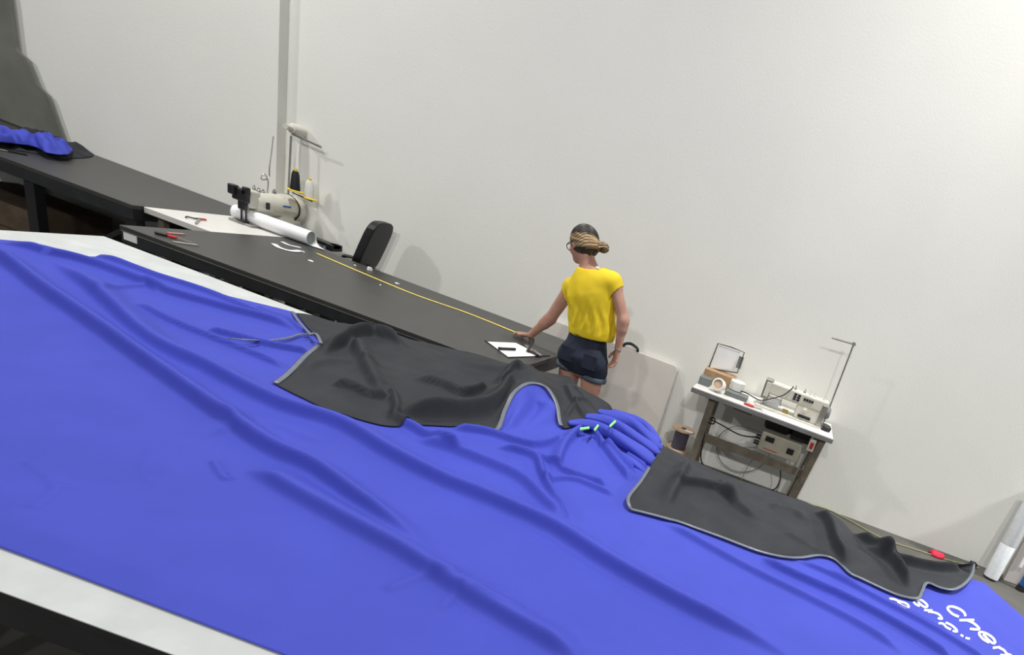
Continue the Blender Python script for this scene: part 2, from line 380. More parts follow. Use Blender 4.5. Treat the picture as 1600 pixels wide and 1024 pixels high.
letters = {
 'C': [[(860, 320), (790, 290), (735, 235), (745, 208), (800, 208), (870, 235), (920, 275), (935, 315)]],
 'h': [[(865, 360), (1035, 358)], [(950, 360), (1010, 385), (1060, 420), (1090, 455), (1075, 465), (985, 458)]],
 'e': [[(1205, 615), (1130, 570), (1090, 515), (1105, 495), (1165, 508), (1240, 555), (1272, 605), (1255, 622), (1215, 600), (1135, 520)]],
 'm': [[(1245, 675), (1330, 665)], [(1310, 668), (1370, 700), (1400, 740), (1390, 760), (1330, 755)], [(1400, 742), (1450, 760), (1480, 800), (1470, 840), (1400, 835)]],
 'e2': [[(415, 200), (370, 178), (345, 150)], [(375, 130), (430, 130), (490, 175), (500, 205), (475, 212), (430, 185), (395, 150)]],
 'r': [[(465, 245), (560, 250)], [(510, 262), (590, 275), (640, 300), (668, 345), (620, 335)]],
 'n': [[(630, 395), (680, 400), (720, 440), (770, 465)], [(710, 385), (780, 420), (830, 465), (835, 490), (790, 480)]],
 'dots': [[(880, 525), (910, 545)], [(935, 560), (985, 572)]],
 'p': [[(70, 118), (120, 120), (180, 145), (240, 160), (280, 185), (290, 210), (265, 215), (210, 190), (170, 160), (200, 140)]],
}
for k, paths in letters.items():
    mb = MB()
    for P in paths: ribbon(mb, [C7(*q) for q in P], 3.7 if k in 'Chem' else 3.3)
    mb.build('letter', MWHITE, blue, label='white printed letter')
mb = MB(); ribbon(mb, [(1342, 903), (1352, 908), (1363, 913)], 4); mb.build('letter', MWHITE, blue, label='white printed letter')
for (a, b), hz in ((((906.5, 670), (921, 668)), .058), (((929, 672), (935, 664)), .085), (((953, 666), (962, 657.5)), .108)):
    d_ = np.array(b, float)-np.array(a, float); n_ = np.array([-d_[1], d_[0]])/np.linalg.norm(d_)*1.5; mb = MB()
    Q_ = [pz(*(np.array(q)+k*n_), T+hz) for q, k in ((a, 1), (b, 1), (b, -1), (a, -1))]
    mb.add(Q_+[q-np.array([0, 0, .006]) for q in Q_], [(0, 1, 2, 3), (7, 6, 5, 4), (0, 4, 5, 1), (1, 5, 6, 2), (2, 6, 7, 3), (3, 7, 4, 0)])
    mb.build('marking', MGREEN, blue, label='bright green chalk tick')

# ------------------------------------------------------------------ black cloths
def coons(B, Tp, L, R, nu, nv):
    B, Tp, L, R = resample(spline(B), nu), resample(spline(Tp), nu), resample(spline(L), nv), resample(spline(R), nv)
    s = np.linspace(0, 1, nu)[None, :, None]; t = np.linspace(0, 1, nv)[:, None, None]
    return (1-t)*B[None]+t*Tp[None]+(1-s)*L[:, None]+s*R[:, None]-((1-s)*(1-t)*B[0]+s*(1-t)*B[-1]+(1-s)*t*Tp[0]+s*t*Tp[-1])
def Z3(L): return [pz(u, v, T+h) for u, v, h in L]
def finish_cloth(G, H, edge=0.0, clear=.007, lo=True):
    ny_, nx_ = G.shape[:2]
    G = G.copy(); G[..., 2] += H
    inside = (G[..., 1] < yb(G[..., 0])+.02) & (G[..., 0] < XR+.02)
    zb = blue_z(G[..., 0], G[..., 1])+clear
    G[..., 2] = np.where(inside, np.maximum(G[..., 2], zb), G[..., 2])
    return G
def strip(P, w, h, name, m, parent, label=None):
    P = [np.array(p) for p in P]; V = []; Fc = []
    for i, p in enumerate(P):
        t = P[min(i+1, len(P)-1)]-P[max(i-1, 0)]; t /= np.linalg.norm(t); n = np.cross(t, (0, 0, 1)); n /= np.linalg.norm(n)+1e-9; u = np.cross(n, t)
        V += [p-n*w/2, p-n*w/3+u*h, p+n*w/3+u*h, p+n*w/2, p+n*w/3-u*h, p-n*w/3-u*h]
    for i in range(len(P)-1):
        for k in range(6): Fc.append((6*i+k, 6*i+(k+1) % 6, 6*i+6+(k+1) % 6, 6*i+6+k))
    Fc += [tuple(range(6)), tuple(6*(len(P)-1)+5-k for k in range(6))]
    return MB().add(V, Fc).build(name, m, parent, smooth=True, label=label)

# cloth heaped between the two tables
A_bot = Z3([(430, 602, .012), (470, 622, .015), (520, 645, .02), (570, 660, .015), (612, 668, .012), (660, 666, .012), (720, 669, .012), (772, 676, .012),
            (790, 640, .055), (802, 616, .10), (820, 602, .125), (838, 600, .13), (856, 608, .12), (870, 632, .08), (879, 668, .02), (905, 662, .04), (930, 652, .06), (955, 643, .07)])
A_top = Z3([(463, 492, .008), (485, 494, .010), (520, 504, .012), (556, 508, .02), (575, 517, .02), (600, 516, .03), (640, 530, .02), (668, 536, .02), (700, 544, .012), (740, 552, .03), (790, 567, .05),
            (830, 577, .08), (870, 585, .12), (893, 590, .15), (900, 601, .14), (916, 611, .13), (937, 622, .12), (952, 632, .10), (957, 640, .075)])
A_left = Z3([(430, 602, .012), (455, 580, .02), (478, 556, .025), (499, 538, .02), (494, 527, .015), (478, 510, .012), (463, 492, .008)])
A_right = [A_bot[-1], .5*A_bot[-1]+.5*A_top[-1]+np.array([0, 0, .004]), A_top[-1]]
GA = coons(A_bot, A_top, A_left, A_right, 300, 130)
X, Y = GA[..., 0], GA[..., 1]
def ridA(path, h, wn, wf, z=.79): return seg_ridge(X, Y, path, h*1.25, wn*.8, wf*.85, .2, z)
H = ridA([(500, 545), (530, 532), (555, 518), (590, 518), (640, 540)], .055, .018, .05)
H += ridA([(556, 520), (565, 550), (585, 590), (607, 612)], .035, .03, .05)
H += ridA([(515, 590), (550, 600), (580, 612), (612, 612)], .035, .012, .04)
H += ridA([(470, 570), (500, 560), (560, 560), (600, 570)], .015, .03, .05)
H += ridA([(640, 585), (690, 598), (725, 610), (765, 595)], .040, .012, .04)
H += ridA([(600, 640), (680, 640), (740, 640), (780, 625), (800, 600)], .075, .030, .05)
H += ridA([(612, 600), (620, 630), (612, 655)], .03, .02, .02)
H += ridA([(700, 555), (760, 572), (820, 590), (840, 590)], .03, .05, .05)
H += ridA([(780, 590), (800, 578), (818, 585)], .03, .012, .03, .82)
H += ridA([(880, 600), (900, 625), (925, 645)], .02, .015, .03, .85)
H += ridA([(885, 640), (905, 625), (925, 632)], .016, .015, .02, .84)
H += ridA([(890, 600), (915, 616), (945, 634)], .008, .01, .03, .87)
H += .012*vnoise(X*5+Y*2, Y*6)+.006*vnoise(X*13+Y*6+3, Y*14+1)+.012*np.maximum(0, vnoise(X*3, Y*3+5))
nv_, nu_ = X.shape
ed = np.minimum(1, np.minimum(np.linspace(0, 1, nv_)[:, None]/.06, (1-np.linspace(0, 1, nv_))[:, None]/.08)); ed = ed*np.minimum(1, np.linspace(0, 1, nu_)[None]/.02)
GA = finish_cloth(GA, H*ed)
ca = link('black_cloth', grid_mesh('black_cloth', GA), MBF, smooth=True)
sm = ca.modifiers.new('thick', 'SOLIDIFY'); sm.thickness = .003; sm.offset = -1
tag(ca, 'black cloth heaped across the gap to the black table, turned back to show blue', 'cloth')
i0, i1 = 0, 0
arch = [GA[0, i] for i in range(nu_)]
# arch sub range: find columns between the arch feet
def near_col(u, v, h):
    p = pz(u, v, T+h); return int(np.argmin([np.linalg.norm(q-p) for q in arch]))
c0, c1 = near_col(772, 676, .012), near_col(879, 668, .02)
AP = [np.array(p) for p in arch[c0:c1+1]]
L0 = [AP[0]+(AP[-1]-AP[0])*t+np.array([0, -.035*math.sin(PI*t), 0.0]) for t in np.linspace(0, 1, 20)]
for p in L0: p[2] = float(blue_z(np.array([p[0]]), np.array([p[1]]))[0])-.002
GL = coons(L0, AP, [L0[0], AP[0]+np.array([0, 0, .001])], [L0[-1], AP[-1]+np.array([0, 0, .001])], 60, 40)
t_ = np.linspace(0, 1, 40)[:, None]; s_ = np.linspace(0, 1, 60)[None]
GL[..., 1] += .10*np.sin(PI*s_)*np.sin(PI*t_**.8)+.034*np.sin(s_*13+t_*4)*np.sin(PI*t_)*np.sin(PI*s_)
GL[..., 2] += .020*np.sin(PI*t_)*np.sin(PI*s_)*np.cos(s_*13-t_*6)
link('lining', grid_mesh('lining', GL), MBLUE, ca, smooth=True, label='blue underside showing in the turned back mouth')
strip([p+np.array([0, -.004, .002]) for p in AP[1:-1]], .022, .005, 'binding', MHEM, ca, 'grey bound edge arching over the blue underside')
strip([GA[j, 0]+np.array([0, 0, .002]) for j in range(0, nv_, 3)][:24], .022, .002, 'binding', MHEM, ca, 'grey bound left edge')
P = [on_blue(u, v, .014) for u, v in ((358, 529), (385, 531), (420, 532), (450, 528), (470, 522), (486, 524))]
strip(spline(P, 5), .014, .002, 'binding', MHEM, ca, 'loose grey bound edge running onto the blue')
P = [pz(u, v, T+h) for u, v, h in ((457, 487, .012), (465, 500, .03), (478, 515, .035), (488, 525, .04))]
strip(spline(P, 5), .014, .002, 'binding', MHEM, ca)
P = [pz(u, v, T+h) for u, v, h in ((482, 523, .045), (494, 522, .05), (502, 537, .045))]
strip(spline(P, 5), .016, .003, 'binding', MHEM, ca)

# cloth folded at the right
B_bot = [on_blue(u, v, .008) for u, v in ((985, 797), (1050, 814), (1120, 838), (1190, 864), (1240, 873), (1280, 869), (1305, 876), (1328, 897), (1345, 905), (1400, 930), (1432, 936), (1440, 926))]
B_bot += Z3([(1448, 912, .03), (1470, 920, .03), (1490, 922, .03), (1508, 912, .03), (1519, 896, .03), (1521, 882, .035)])
def edge_pt(u, v, mn=.016):
    """point of the picture line that stands over the back edge of the table"""
    z = T+.02
    for _ in range(30):
        p = pz(u, v, z); z += .4*(p[1]-(yb(p[0])+.012))*.42
    return pz(u, v, min(max(z, T+mn), T+.13))
B_top = [edge_pt(u, v) for u, v in ((1035, 696), (1060, 708), (1090, 724), (1120, 738), (1160, 752), (1200, 765), (1250, 782), (1290, 798), (1312, 812), (1335, 834), (1360, 850), (1400, 868), (1440, 878), (1475, 883), (1500, 883), (1521, 881))]
B_left = [B_bot[0], on_blue(981, 780, .02), on_blue(1000, 755, .03), on_blue(1018, 725, .04), B_top[0]]
B_right = [B_bot[-1], .5*(B_bot[-1]+B_top[-1]), B_top[-1]]
GB = coons(B_bot, B_top, B_left, B_right, 300, 110)
X, Y = GB[..., 0], GB[..., 1]
H = ridA([(1040, 790), (1060, 755), (1075, 725), (1090, 722)], .035, .02, .05)
H += ridA([(1050, 757), (1085, 758), (1120, 765), (1150, 792)], .04, .010, .05)
H += ridA([(1120, 745), (1135, 770), (1155, 792), (1190, 815)], .03, .03, .04)
H += ridA([(1270, 800), (1290, 820), (1305, 850), (1330, 880)], .045, .018, .05)
H += ridA([(1330, 830), (1360, 850), (1400, 880), (1425, 915)], .055, .014, .03)
H += ridA([(1340, 845), (1400, 872), (1460, 885), (1510, 888)], .045, .020, .03)
H += ridA([(1150, 855), (1200, 860), (1260, 862), (1300, 866)], .02, .012, .04)
H += ridA([(1200, 790), (1240, 800), (1262, 820)], .018, .03, .04)
H += ridA([(1225, 830), (1260, 845), (1310, 870)], .018, .03, .03)
H += .009*vnoise(X*5+Y*2+8, Y*6+4)+.005*vnoise(X*13+Y*6+3, Y*14+1)
nv2, nu2 = X.shape
tt = np.linspace(0, 1, nv2)[:, None]
ed = np.minimum(1, np.minimum(tt/.05, (1-tt)/.10))
GB = finish_cloth(GB, H*ed)
cb = link('black_cloth', grid_mesh('black_cloth', GB), MBF, smooth=True)
sm = cb.modifiers.new('thick', 'SOLIDIFY'); sm.thickness = .003; sm.offset = -1
tag(cb, 'long black cloth with silver-grey binding folded at the right end of the blue cloth', 'cloth')
strip([GB[0, i]+np.array([0, 0, .003]) for i in range(0, nu2, 2)], .017, .004, 'binding', MHEM, cb, 'silver-grey bound front edge')
strip([GB[j, 0]+np.array([0, 0, .003]) for j in range(0, nv2//2, 3)], .017, .004, 'binding', MHEM, cb, 'silver-grey bound left edge')

# ------------------------------------------------------------------ black tables by the wall
TX0, TX1, TY0, TY1 = -3.945, -1.505, 3.425, 4.645
t = thing('work_table', (-2.7, 4.0, 0), 'long black work table holding the tape measure and the clipboard', 'table', None)
MB().bx(TX0, TX1, TY0, TY1, T-.028, T).build('tabletop', MBLK, t, bevel=.003)
MB().bx(TX0+.004, TX1-.004, TY0+.004, TY0+.03, T-.098, T-.028).build('apron', MBLKE, t, bevel=.003)
MB().bx(TX0+.004, TX1-.004, TY1-.03, TY1-.004, T-.098, T-.028).build('apron', MBLKE, t, bevel=.003)
MB().bx(TX0+.004, TX0+.03, TY0+.03, TY1-.03, T-.098, T-.028).build('apron', MBLKE, t, bevel=.003)
MB().bx(TX1-.03, TX1-.004, TY0+.03, TY1-.03, T-.098, T-.028).build('apron', MBLKE, t, bevel=.003)
MB().bar((TX0+.01, TY0+.001, T-.0285), (TX1-.01, TY0+.001, T-.0285), .006, .004).build('edge_trim', MMET, t)
for x in (TX0+.08, -2.72, TX1-.08):
    for y in (TY0+.07, TY1-.07): MB().bx(x-.028, x+.028, y-.028, y+.028, 0, T-.03).build('leg', MSTEEL, t, bevel=.003)
MB().bar((TX0+.1, 3.6, .15), (TX1-.1, 3.6, .15), .04, .04).build('rail', MSTEEL, t)
for x in (-3.55, -3.2, -2.9, -2.4, -2.1): MB().bx(x-.025, x+.025, TY0+.03, TY0+.11, T-.125, T-.04).build('bracket', MSTEEL, t)
a, b, c_ = py(192, 361, TY0), py(212, 367, TY0), py(212, 378, TY0)
MB().bx(-3.922, -3.842, TY0-.001, TY0+.0035, T-.075, T-.033).build('sticker', MPAPER, t, label='white paper label')

LX0, LX1, LY0, LY1 = -7.1, -4.424, 3.93, 4.982
t = thing('work_table', (-5.7, 4.5, 0), 'long black work table at the far left carrying a pile of blue and black fabric', 'table')
MB().bx(LX0, LX1, LY0, LY1, T-.028, T).build('tabletop', MBLK, t, bevel=.003)
MB().bx(LX0+.02, LX1-.004, LY0+.004, LY0+.03, T-.098, T-.028).build('apron', MBLKE, t, bevel=.003)
MB().bx(LX1-.03, LX1-.004, LY0+.03, LY1-.02, T-.098, T-.028).build('apron', MBLKE, t, bevel=.003)
for x in (LX1-.04, -5.17, -6.4):
    for y in (LY0+.05, LY1-.05): MB().bx(x-.035, x+.035, y-.03, y+.03, 0, T-.03).build('leg', MSTEEL, t, bevel=.003)
MB().bar((LX1-.05, 3.99, .6), (LX1-.5, 3.99, .25), .03, .03).build('brace', MSTEEL, t)
# goods on the floor under the far-left table
for k, (x, y, sx, sy, z0, z1, lab) in enumerate(((-5.95, 4.5, .8, .6, 0.0, .16, 'lowest'), (-5.95, 4.5, .78, .56, .162, .34, 'middle'))):
    tag(MB().bx(x-sx/2, x+sx/2, y-sy/2, y+sy/2, z0, z1).build('cardboard_box', MCARTON, bevel=.006), 'brown carton under the far-left black table, %s of the stack' % ('bottom' if k == 0 else 'top'), 'box', 'cartons under the table')

# fabric pile on the far-left table
def pile(name, pts, z0, hgt, m, label, seed, cat='fabric'):
    P = np.array([(p[0], p[1]) for p in pts]); c = P.mean(0); n = 110; P = resample(np.array(spline([np.append(q, 0) for q in np.vstack([P, P[:1]])])), n+1)[:n, :2]
    rings = 34; V = []; Fc = []
    for i in range(rings):
        f = 1-i/(rings-1)
        for k in range(n):
            q = c+(P[k]-c)*f
            z = z0+hgt*(1-f**2.6)*(0.72+.8*float(vnoise(np.array([q[0]*9+seed]), np.array([q[1]*7]))[0]))+.11*(1-f**6)*abs(float(vnoise(np.array([q[0]*13+seed+q[1]*7]), np.array([q[1]*17]))[0]))
            V.append((q[0], q[1], max(z, z0)))
    for i in range(rings-1):
        for k in range(n): Fc.append((i*n+k, i*n+(k+1) % n, (i+1)*n+(k+1) % n, (i+1)*n+k))
    Fc.append(tuple(range(n-1, -1, -1)))
    return tag(MB().add(V, Fc).build(name, m, smooth=True), label, cat)
pile('folded_fabric', [pz(u, v, T) for u, v in ((-30, 205), (40, 208), (100, 222), (140, 236), (143, 246), (100, 248), (50, 240), (-30, 225))], T+.001, .05, MBF, 'black folded fabric at the bottom of the pile on the far-left table', 3)
pile('folded_fabric', [pz(u, v, T+.03) for u, v in ((-30, 212), (30, 214), (80, 224), (112, 234), (108, 245), (75, 243), (50, 232), (-30, 222))], T+.045, .05, MBLUE, 'blue folded fabric on top of the pile on the far-left table', 11)
k0 = pz(2, 234, T+.006); k1 = pz(42, 242, T+.006)
kn = thing('fabric_cutter', (k0[0], k0[1], T), 'dark handled cutter with a bright blade lying before the fabric pile', 'tool')
MB().bar(k0+(k1-k0)*.2, k1, .02, .012).build('handle', MPLAS, kn, bevel=.003)
MB().bar(k0-(k1-k0)*.12, k0+(k1-k0)*.22, .03, .006).build('blade', MMET, kn, bevel=.002)
# thin dark grey-green layer with a stepped edge, before the far-left wall
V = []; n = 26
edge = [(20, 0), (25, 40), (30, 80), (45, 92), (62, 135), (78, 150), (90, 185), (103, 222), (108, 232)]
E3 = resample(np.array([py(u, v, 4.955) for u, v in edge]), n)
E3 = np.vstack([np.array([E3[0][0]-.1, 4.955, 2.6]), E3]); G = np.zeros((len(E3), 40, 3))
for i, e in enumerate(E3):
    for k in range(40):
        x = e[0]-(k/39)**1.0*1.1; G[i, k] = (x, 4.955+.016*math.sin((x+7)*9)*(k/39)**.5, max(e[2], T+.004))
dr = link('dark_wall_area', grid_mesh('dark_wall_area', G), MDARKW, smooth=True)
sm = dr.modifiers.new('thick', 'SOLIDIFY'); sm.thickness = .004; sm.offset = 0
tag(dr, 'dark grey-green area with a stepped edge on the wall at the far left', 'sheet')

# ------------------------------------------------------------------ left sewing station (table end-on between the two black tables)
SX = -4.22
st = thing('sewing_table', (-4.18, 4.5, 0), 'small white sewing table wedged between the two black tables', 'table')
MB().bx(-4.42, -3.949, 3.997, 4.98, T-.040, T-.001).build('tabletop', MLAM, st, bevel=.003)
for y in (4.07, 4.93):
    for x in (-4.36, -4.0): MB().bx(x-.02, x+.02, y-.02, y+.02, 0, T-.04).build('leg', MLEG, st)
MB().bar((-4.18, 4.07, .3), (-4.18, 4.93, .3), .04, .04).build('rail', MLEG, st)
sm_ = thing('sewing_machine', (SX, 4.75, T), 'cream industrial sewing machine seen end-on beside the paper roll at the left', 'sewing machine')
MB().bx(SX-.09, SX+.09, 4.50, 5.04, T, T+.016).build('bed', MMET, sm_, bevel=.003)
MB().lathe([(0, .066), (.02, .074), (.34, .092), (.36, .088)], (SX, 4.60, .905), (0, 1, 0)).build('arm', MCREAM, sm_, smooth=2, bevel=.003)
MB().bx(SX-.062, SX+.062, 4.80, 4.94, T+.016, .93).build('column', MCREAM, sm_, bevel=.018)
MB().lathe([(0, .088), (.02, .100), (.06, .098), (.085, .075)], (SX, 4.945, .90), (0, 1, 0)).build('handwheel', MCREAM, sm_, smooth=2)
MB().lathe([(0, .100), (.006, .100)], (SX, 4.935, .90), (0, 1, 0)).build('seam_ring', MPLAS, sm_, smooth=2)
MB().bx(SX-.05, SX+.05, 4.535, 4.625, .865, .99).build('head', MCREAM, sm_, bevel=.012)
mb = MB().bx(SX-.055, SX+.05, 4.49, 4.535, .90, .99).bx(SX-.07, SX-.02, 4.47, 4.52, .93, 1.0).bx(SX-.02, SX+.03, 4.50, 4.54, .84, .92).bx(SX+.02, SX+.06, 4.49, 4.53, .95, 1.01)
mb.build('needle_mechanism', MSTEEL, sm_, bevel=.008)
MB().tube([(SX-.005, 4.52, .90), (SX-.005, 4.52, T+.03)], .006).build('needle_bar', MSTEEL, sm_)
MB().tube([(SX+.02, 4.53, .88), (SX+.02, 4.53, T+.03)], .005).build('presser_bar', MSTEEL, sm_)
MB().bx(SX-.02, SX+.035, 4.49, 4.545, T+.017, T+.028).build('presser_foot', MSTEEL, sm_, bevel=.003)
for y, z, r in ((4.66, .985, .014), (4.70, .98, .011), (4.62, 1.0, .01), (4.80, .995, .012)):
    MB().lathe([(0, r), (.02, r), (.025, r*.6), (.035, r*.6)], (SX, y, z-.01)).build('knob', MMET, sm_, smooth=2)
MB().bx(SX+.076, SX+.084, 4.64, 4.67, .88, .93).build('slot', MPLAS, sm_, bevel=.002)
MB().bx(SX+.083, SX+.089, 4.79, 4.86, .915, .927).build('badge', MBLUEP, sm_, bevel=.001, label='small blue name strip')
MB().bx(SX+.076, SX+.088, 4.72, 4.92, .865, .885).build('panel', MCREAM2, sm_, bevel=.002)
pm = np.array([SX, 4.86, 0])
th = thing('thread_stand', (SX, 4.87, 1.0), 'tall thread stand with a yellow spool tray rising behind the left sewing machine', 'thread stand')
pt = px(455, 212, SX); pb = px(450.5, 300, SX)
MB().tube([(SX, pb[1], .975), (SX, pt[1], pt[2])], .007).build('pole', MMET, th)
q0, q1 = px(456, 209, SX), py(502, 230, 4.97)
MB().bar(q0, q1, .014, .016).build('crossbar', MMET, th, bevel=.002)
w0, w1 = px(446, 197, SX), px(476, 208, SX)
d = (w1-w0); d = np.array([0.0, d[1], d[2]]); L = .17; d /= np.linalg.norm(d)
MB().lathe([(0, .020), (.05, .022), (.055, .034), (.07, .040), (.14, .044), (.165, .036), (.175, .015)], w0, d).build('thread_tension_housing', MCREAM, th, smooth=2)
c = px(462, 299, SX); c2 = px(483, 309, SX)
for cc, mm, nm, hh in ((py(461, 297, 4.88), MTHB, 'black', .14), (py(483, 309, 4.975), MTHW, 'white', .13)):
    MB().lathe([(0, .052), (.006, .055), (.010, .05), (.012, .012)], cc-np.array([0, 0, .01])).build('spool_tray', MYEL, th, smooth=2)
    sp = thing('thread_cone', cc, '%s thread cone on the yellow tray of the left thread stand' % nm, 'thread cone', 'thread cones')
    MB().lathe([(0, .033), (.01, .034), (hh*.8, .026), (hh, .018)], cc).build('thread', mm, sp, smooth=2)
    MB().lathe([(0, .012), (.018, .010)], cc+np.array([0, 0, hh])).build('cone_tip', MYEL if nm == 'black' else MYEL, sp, smooth=2)
MB().bar(py(457, 301, 4.87), py(488, 315, 4.98), .02, .008).build('tray_arm', MPLAS, th)
# thread take-up spring on its own wire
wi = px(427, 213, SX); wj = px(420, 278, SX); wk = px(417, 305, SX)
pts = [wi, px(424, 240, SX), px(421, 262, SX), wj, px(410, 281, SX), px(408, 277, SX), px(413, 272, SX), px(419, 284, SX), wk]
MB().tube(spline(pts, 5), .004, 6).build('guide_wire', MMET, sm_)
# roll of paper over the tables
ra = pz(372, 338, T+.055); rb = pz(493, 376, T+.055)
ra = np.array([-4.33, 4.585, T+.056]); rb = np.array([-3.765, 4.625, T+.056])
axis = (rb-ra)/np.linalg.norm(rb-ra); RR = .052
pr = thing('paper_roll', (ra[0], ra[1], T), 'roll of white pattern paper lying under the left sewing machine', 'paper roll')
MB().lathe([(0, RR-.004), (0, RR), (.57, RR+.002), (.57, RR-.002), (.50, RR-.003)], ra, axis).build('sheet', MPAPER, pr, smooth=2)
MB().lathe([(0, RR-.0045), (.002, RR-.0045)], ra+axis*.562, axis).build('core', MPAPG, pr, smooth=2, label='grey shaded hollow of the roll')
# trailing flap
G = np.zeros((12, 20, 3))
for i in range(12):
    for k in range(20):
        s = k/19; a = i/11
        G[i, k] = ra+axis*(.565+.11*(1-a)*s**.8+.0)+np.array([0, -.02+.075*a+.02*s, -.052+.0035+.045*a**2*(1-s)])
fl = link('flap', grid_mesh('flap', G), MPAPER, pr, smooth=True); m_ = fl.modifiers.new('t', 'SOLIDIFY'); m_.thickness = .001
# paper offcuts (curved strip) and scraps
P = [pz(u, v, T+.003) for u, v in ((428, 381), (437, 387), (455, 392), (470, 392))]
tag(strip(spline(P, 5), .04, .0012, 'paper_offcut', MPAPER, None), 'curved white paper offcut lying below the end of the paper roll', 'paper')
P = [pz(u, v, T+.0025) for u, v in ((441, 378), (452, 383), (470, 387))]
tag(strip(spline(P, 5), .03, .001, 'paper_offcut', MPAPER, None), 'short white paper offcut half tucked under the paper roll', 'paper')
for (u, v, s, lab) in ((485.5, 408, .045, 'long white scrap on the black table below the paper roll'), (577, 422.5, .05, 'crumpled white scrap at the foot of the black chair'), (594.5, 446, .02, 'tiny white scrap on the near side of the yellow tape'),
                       (554.5, 415, .022, 'tiny white scrap by the yellow tape left of the black chair'), (620.5, 443.5, .045, 'white scrap behind the yellow tape right of the black chair'), (474, 394, .03, 'white scrap at the start of the yellow tape')):
    c = pz(u, v, T); n = 9; ph = u
    V = [(c[0]+s*.5*math.cos(k*2*PI/n)*(.7+.3*math.sin(k*2.3+ph)), c[1]+s*.3*math.sin(k*2*PI/n), T+.001) for k in range(n)]
    V += [(x, y, z+(.004 if s < .05 else .022)) for x, y, z in [(c[0]+(a[0]-c[0])*.8, c[1]+(a[1]-c[1])*.8, a[2]) for a in V]]
    tag(MB().add(V, [tuple(range(n-1, -1, -1)), tuple(range(n, 2*n))]+[(k, (k+1) % n, n+(k+1) % n, n+k) for k in range(n)]).build('paper_scrap', MPAPER), lab, 'scrap')
# red snips
c = pz(302, 341, T); sn = thing('thread_snips', c, 'red and black thread snips on the white sewing table', 'scissors')
a, b = pz(299, 341, T+.008), pz(312, 342, T+.008); e = pz(322, 343.5, T+.008)
MB().tube([b+(e-b)*.0, b+(e-b)*.5+np.array([0, -.014, 0]), e, b+(e-b)*.5+np.array([0, .02, 0]), b], .006, 6).build('handle', MRED, sn)
MB().tube([b, a+np.array([0, .02, 0]), a+np.array([-.03, .0, 0]), a+np.array([-.01, -.03, 0])], .005, 6).build('spring_handle', MPLAS, sn)
MB().bar(b, pz(306, 349, T+.008), .012, .004).build('blade', MMET, sn)
# tools on near-left corner of black table
a, b = pz(242, 363, T+.01), pz(262, 368, T+.01)
k = thing('utility_knife', a, 'black and red knife lying near the left corner of the black work table', 'knife')
MB().bar(a, b, .026, .016).build('handle', MPLAS, k, bevel=.004)
MB().bar(b, pz(276, 372, T+.01), .022, .014).build('grip', MRED, k, bevel=.004)
MB().bar(pz(276, 372, T+.008), pz(300, 379, T+.008), .012, .004).build('blade', MMET, k)
a, b = pz(270, 378, T+.003), pz(308, 383, T+.003)
tag(MB().bar(a, b, .035, .004).build('steel_ruler', MMET), 'short flat ruler just beyond the black and red knife', 'ruler')
a, b = pz(262, 364, T+.004), pz(288, 366, T+.004)
tag(MB().bar(a, b, .02, .004).build('tailor_chalk', mat('pink_chalk', (.45, .2, .18), .7)), 'flat pinkish strip behind the black and red knife', 'chalk')

# tape measure + clipboard + clamp + marker
P = [pz(495, 396, T+.0025), pz(570, 428, T+.0025), pz(650, 461, T+.0025), pz(730, 489, T+.0025), pz(812, 522, T+.0025)]
tag(strip(spline(P, 6), .027, .0012, 'tape_measure', MTAPE, None), 'yellow measuring tape stretched along the black work table', 'tape measure')
tp = [pz(*q, T+.004) for q in ((757, 532), (795, 559), (860, 556), (806, 536))]
cb_ = thing('clipboard', tp[0], 'black clipboard with white sheets beside the leaning person\'s hand', 'clipboard')
V = [(*p[:2], T+.001) for p in tp]+[(*p[:2], T+.005) for p in tp]
MB().add(V, [(3, 2, 1, 0), (4, 5, 6, 7), (0, 1, 5, 4), (1, 2, 6, 5), (2, 3, 7, 6), (3, 0, 4, 7)]).build('board', MPLAS, cb_)
tq = [pz(*q, T+.0075) for q in ((762, 534), (794, 557.5), (846, 556), (806, 536))]
V = [(*p[:2], T+.0052) for p in tq]+[(*p[:2], T+.0075) for p in tq]
MB().add(V, [(3, 2, 1, 0), (4, 5, 6, 7), (0, 1, 5, 4), (1, 2, 6, 5), (2, 3, 7, 6), (3, 0, 4, 7)]).build('sheets', MPAPER, cb_)
MB().bar(pz(822, 540, T+.014), pz(845, 556, T+.014), .03, .012).build('clip', MMET, cb_, bevel=.003)
mk = thing('marker_pen', pz(790, 545, T), 'thick black marker lying on the clipboard sheets', 'marker')
a, b = pz(783, 545, T+.017), pz(805, 546, T+.017)
MB().tube([a, b], .009, 10).build('barrel', MPLAS, mk); MB().tube([a-(b-a)*.15, a], .010, 10).build('cap', MPLAS, mk)
c = pz(828, 551, T+.006)
cl = thing('spring_clamp', c, 'black hand clamp standing upright at the clipboard next to the hand', 'clamp')
MB().tube(spline([pz(824, 549, T+.018), pz(829, 541, T+.045), pz(833, 533, T+.07), pz(832, 529, T+.085)], 4), .009, 8).build('handle', MPLAS, cl)
MB().tube(spline([pz(826, 549, T+.016), pz(833, 551, T+.018), pz(840, 556, T+.014)], 4), .009, 8).build('jaw', MPLAS, cl)

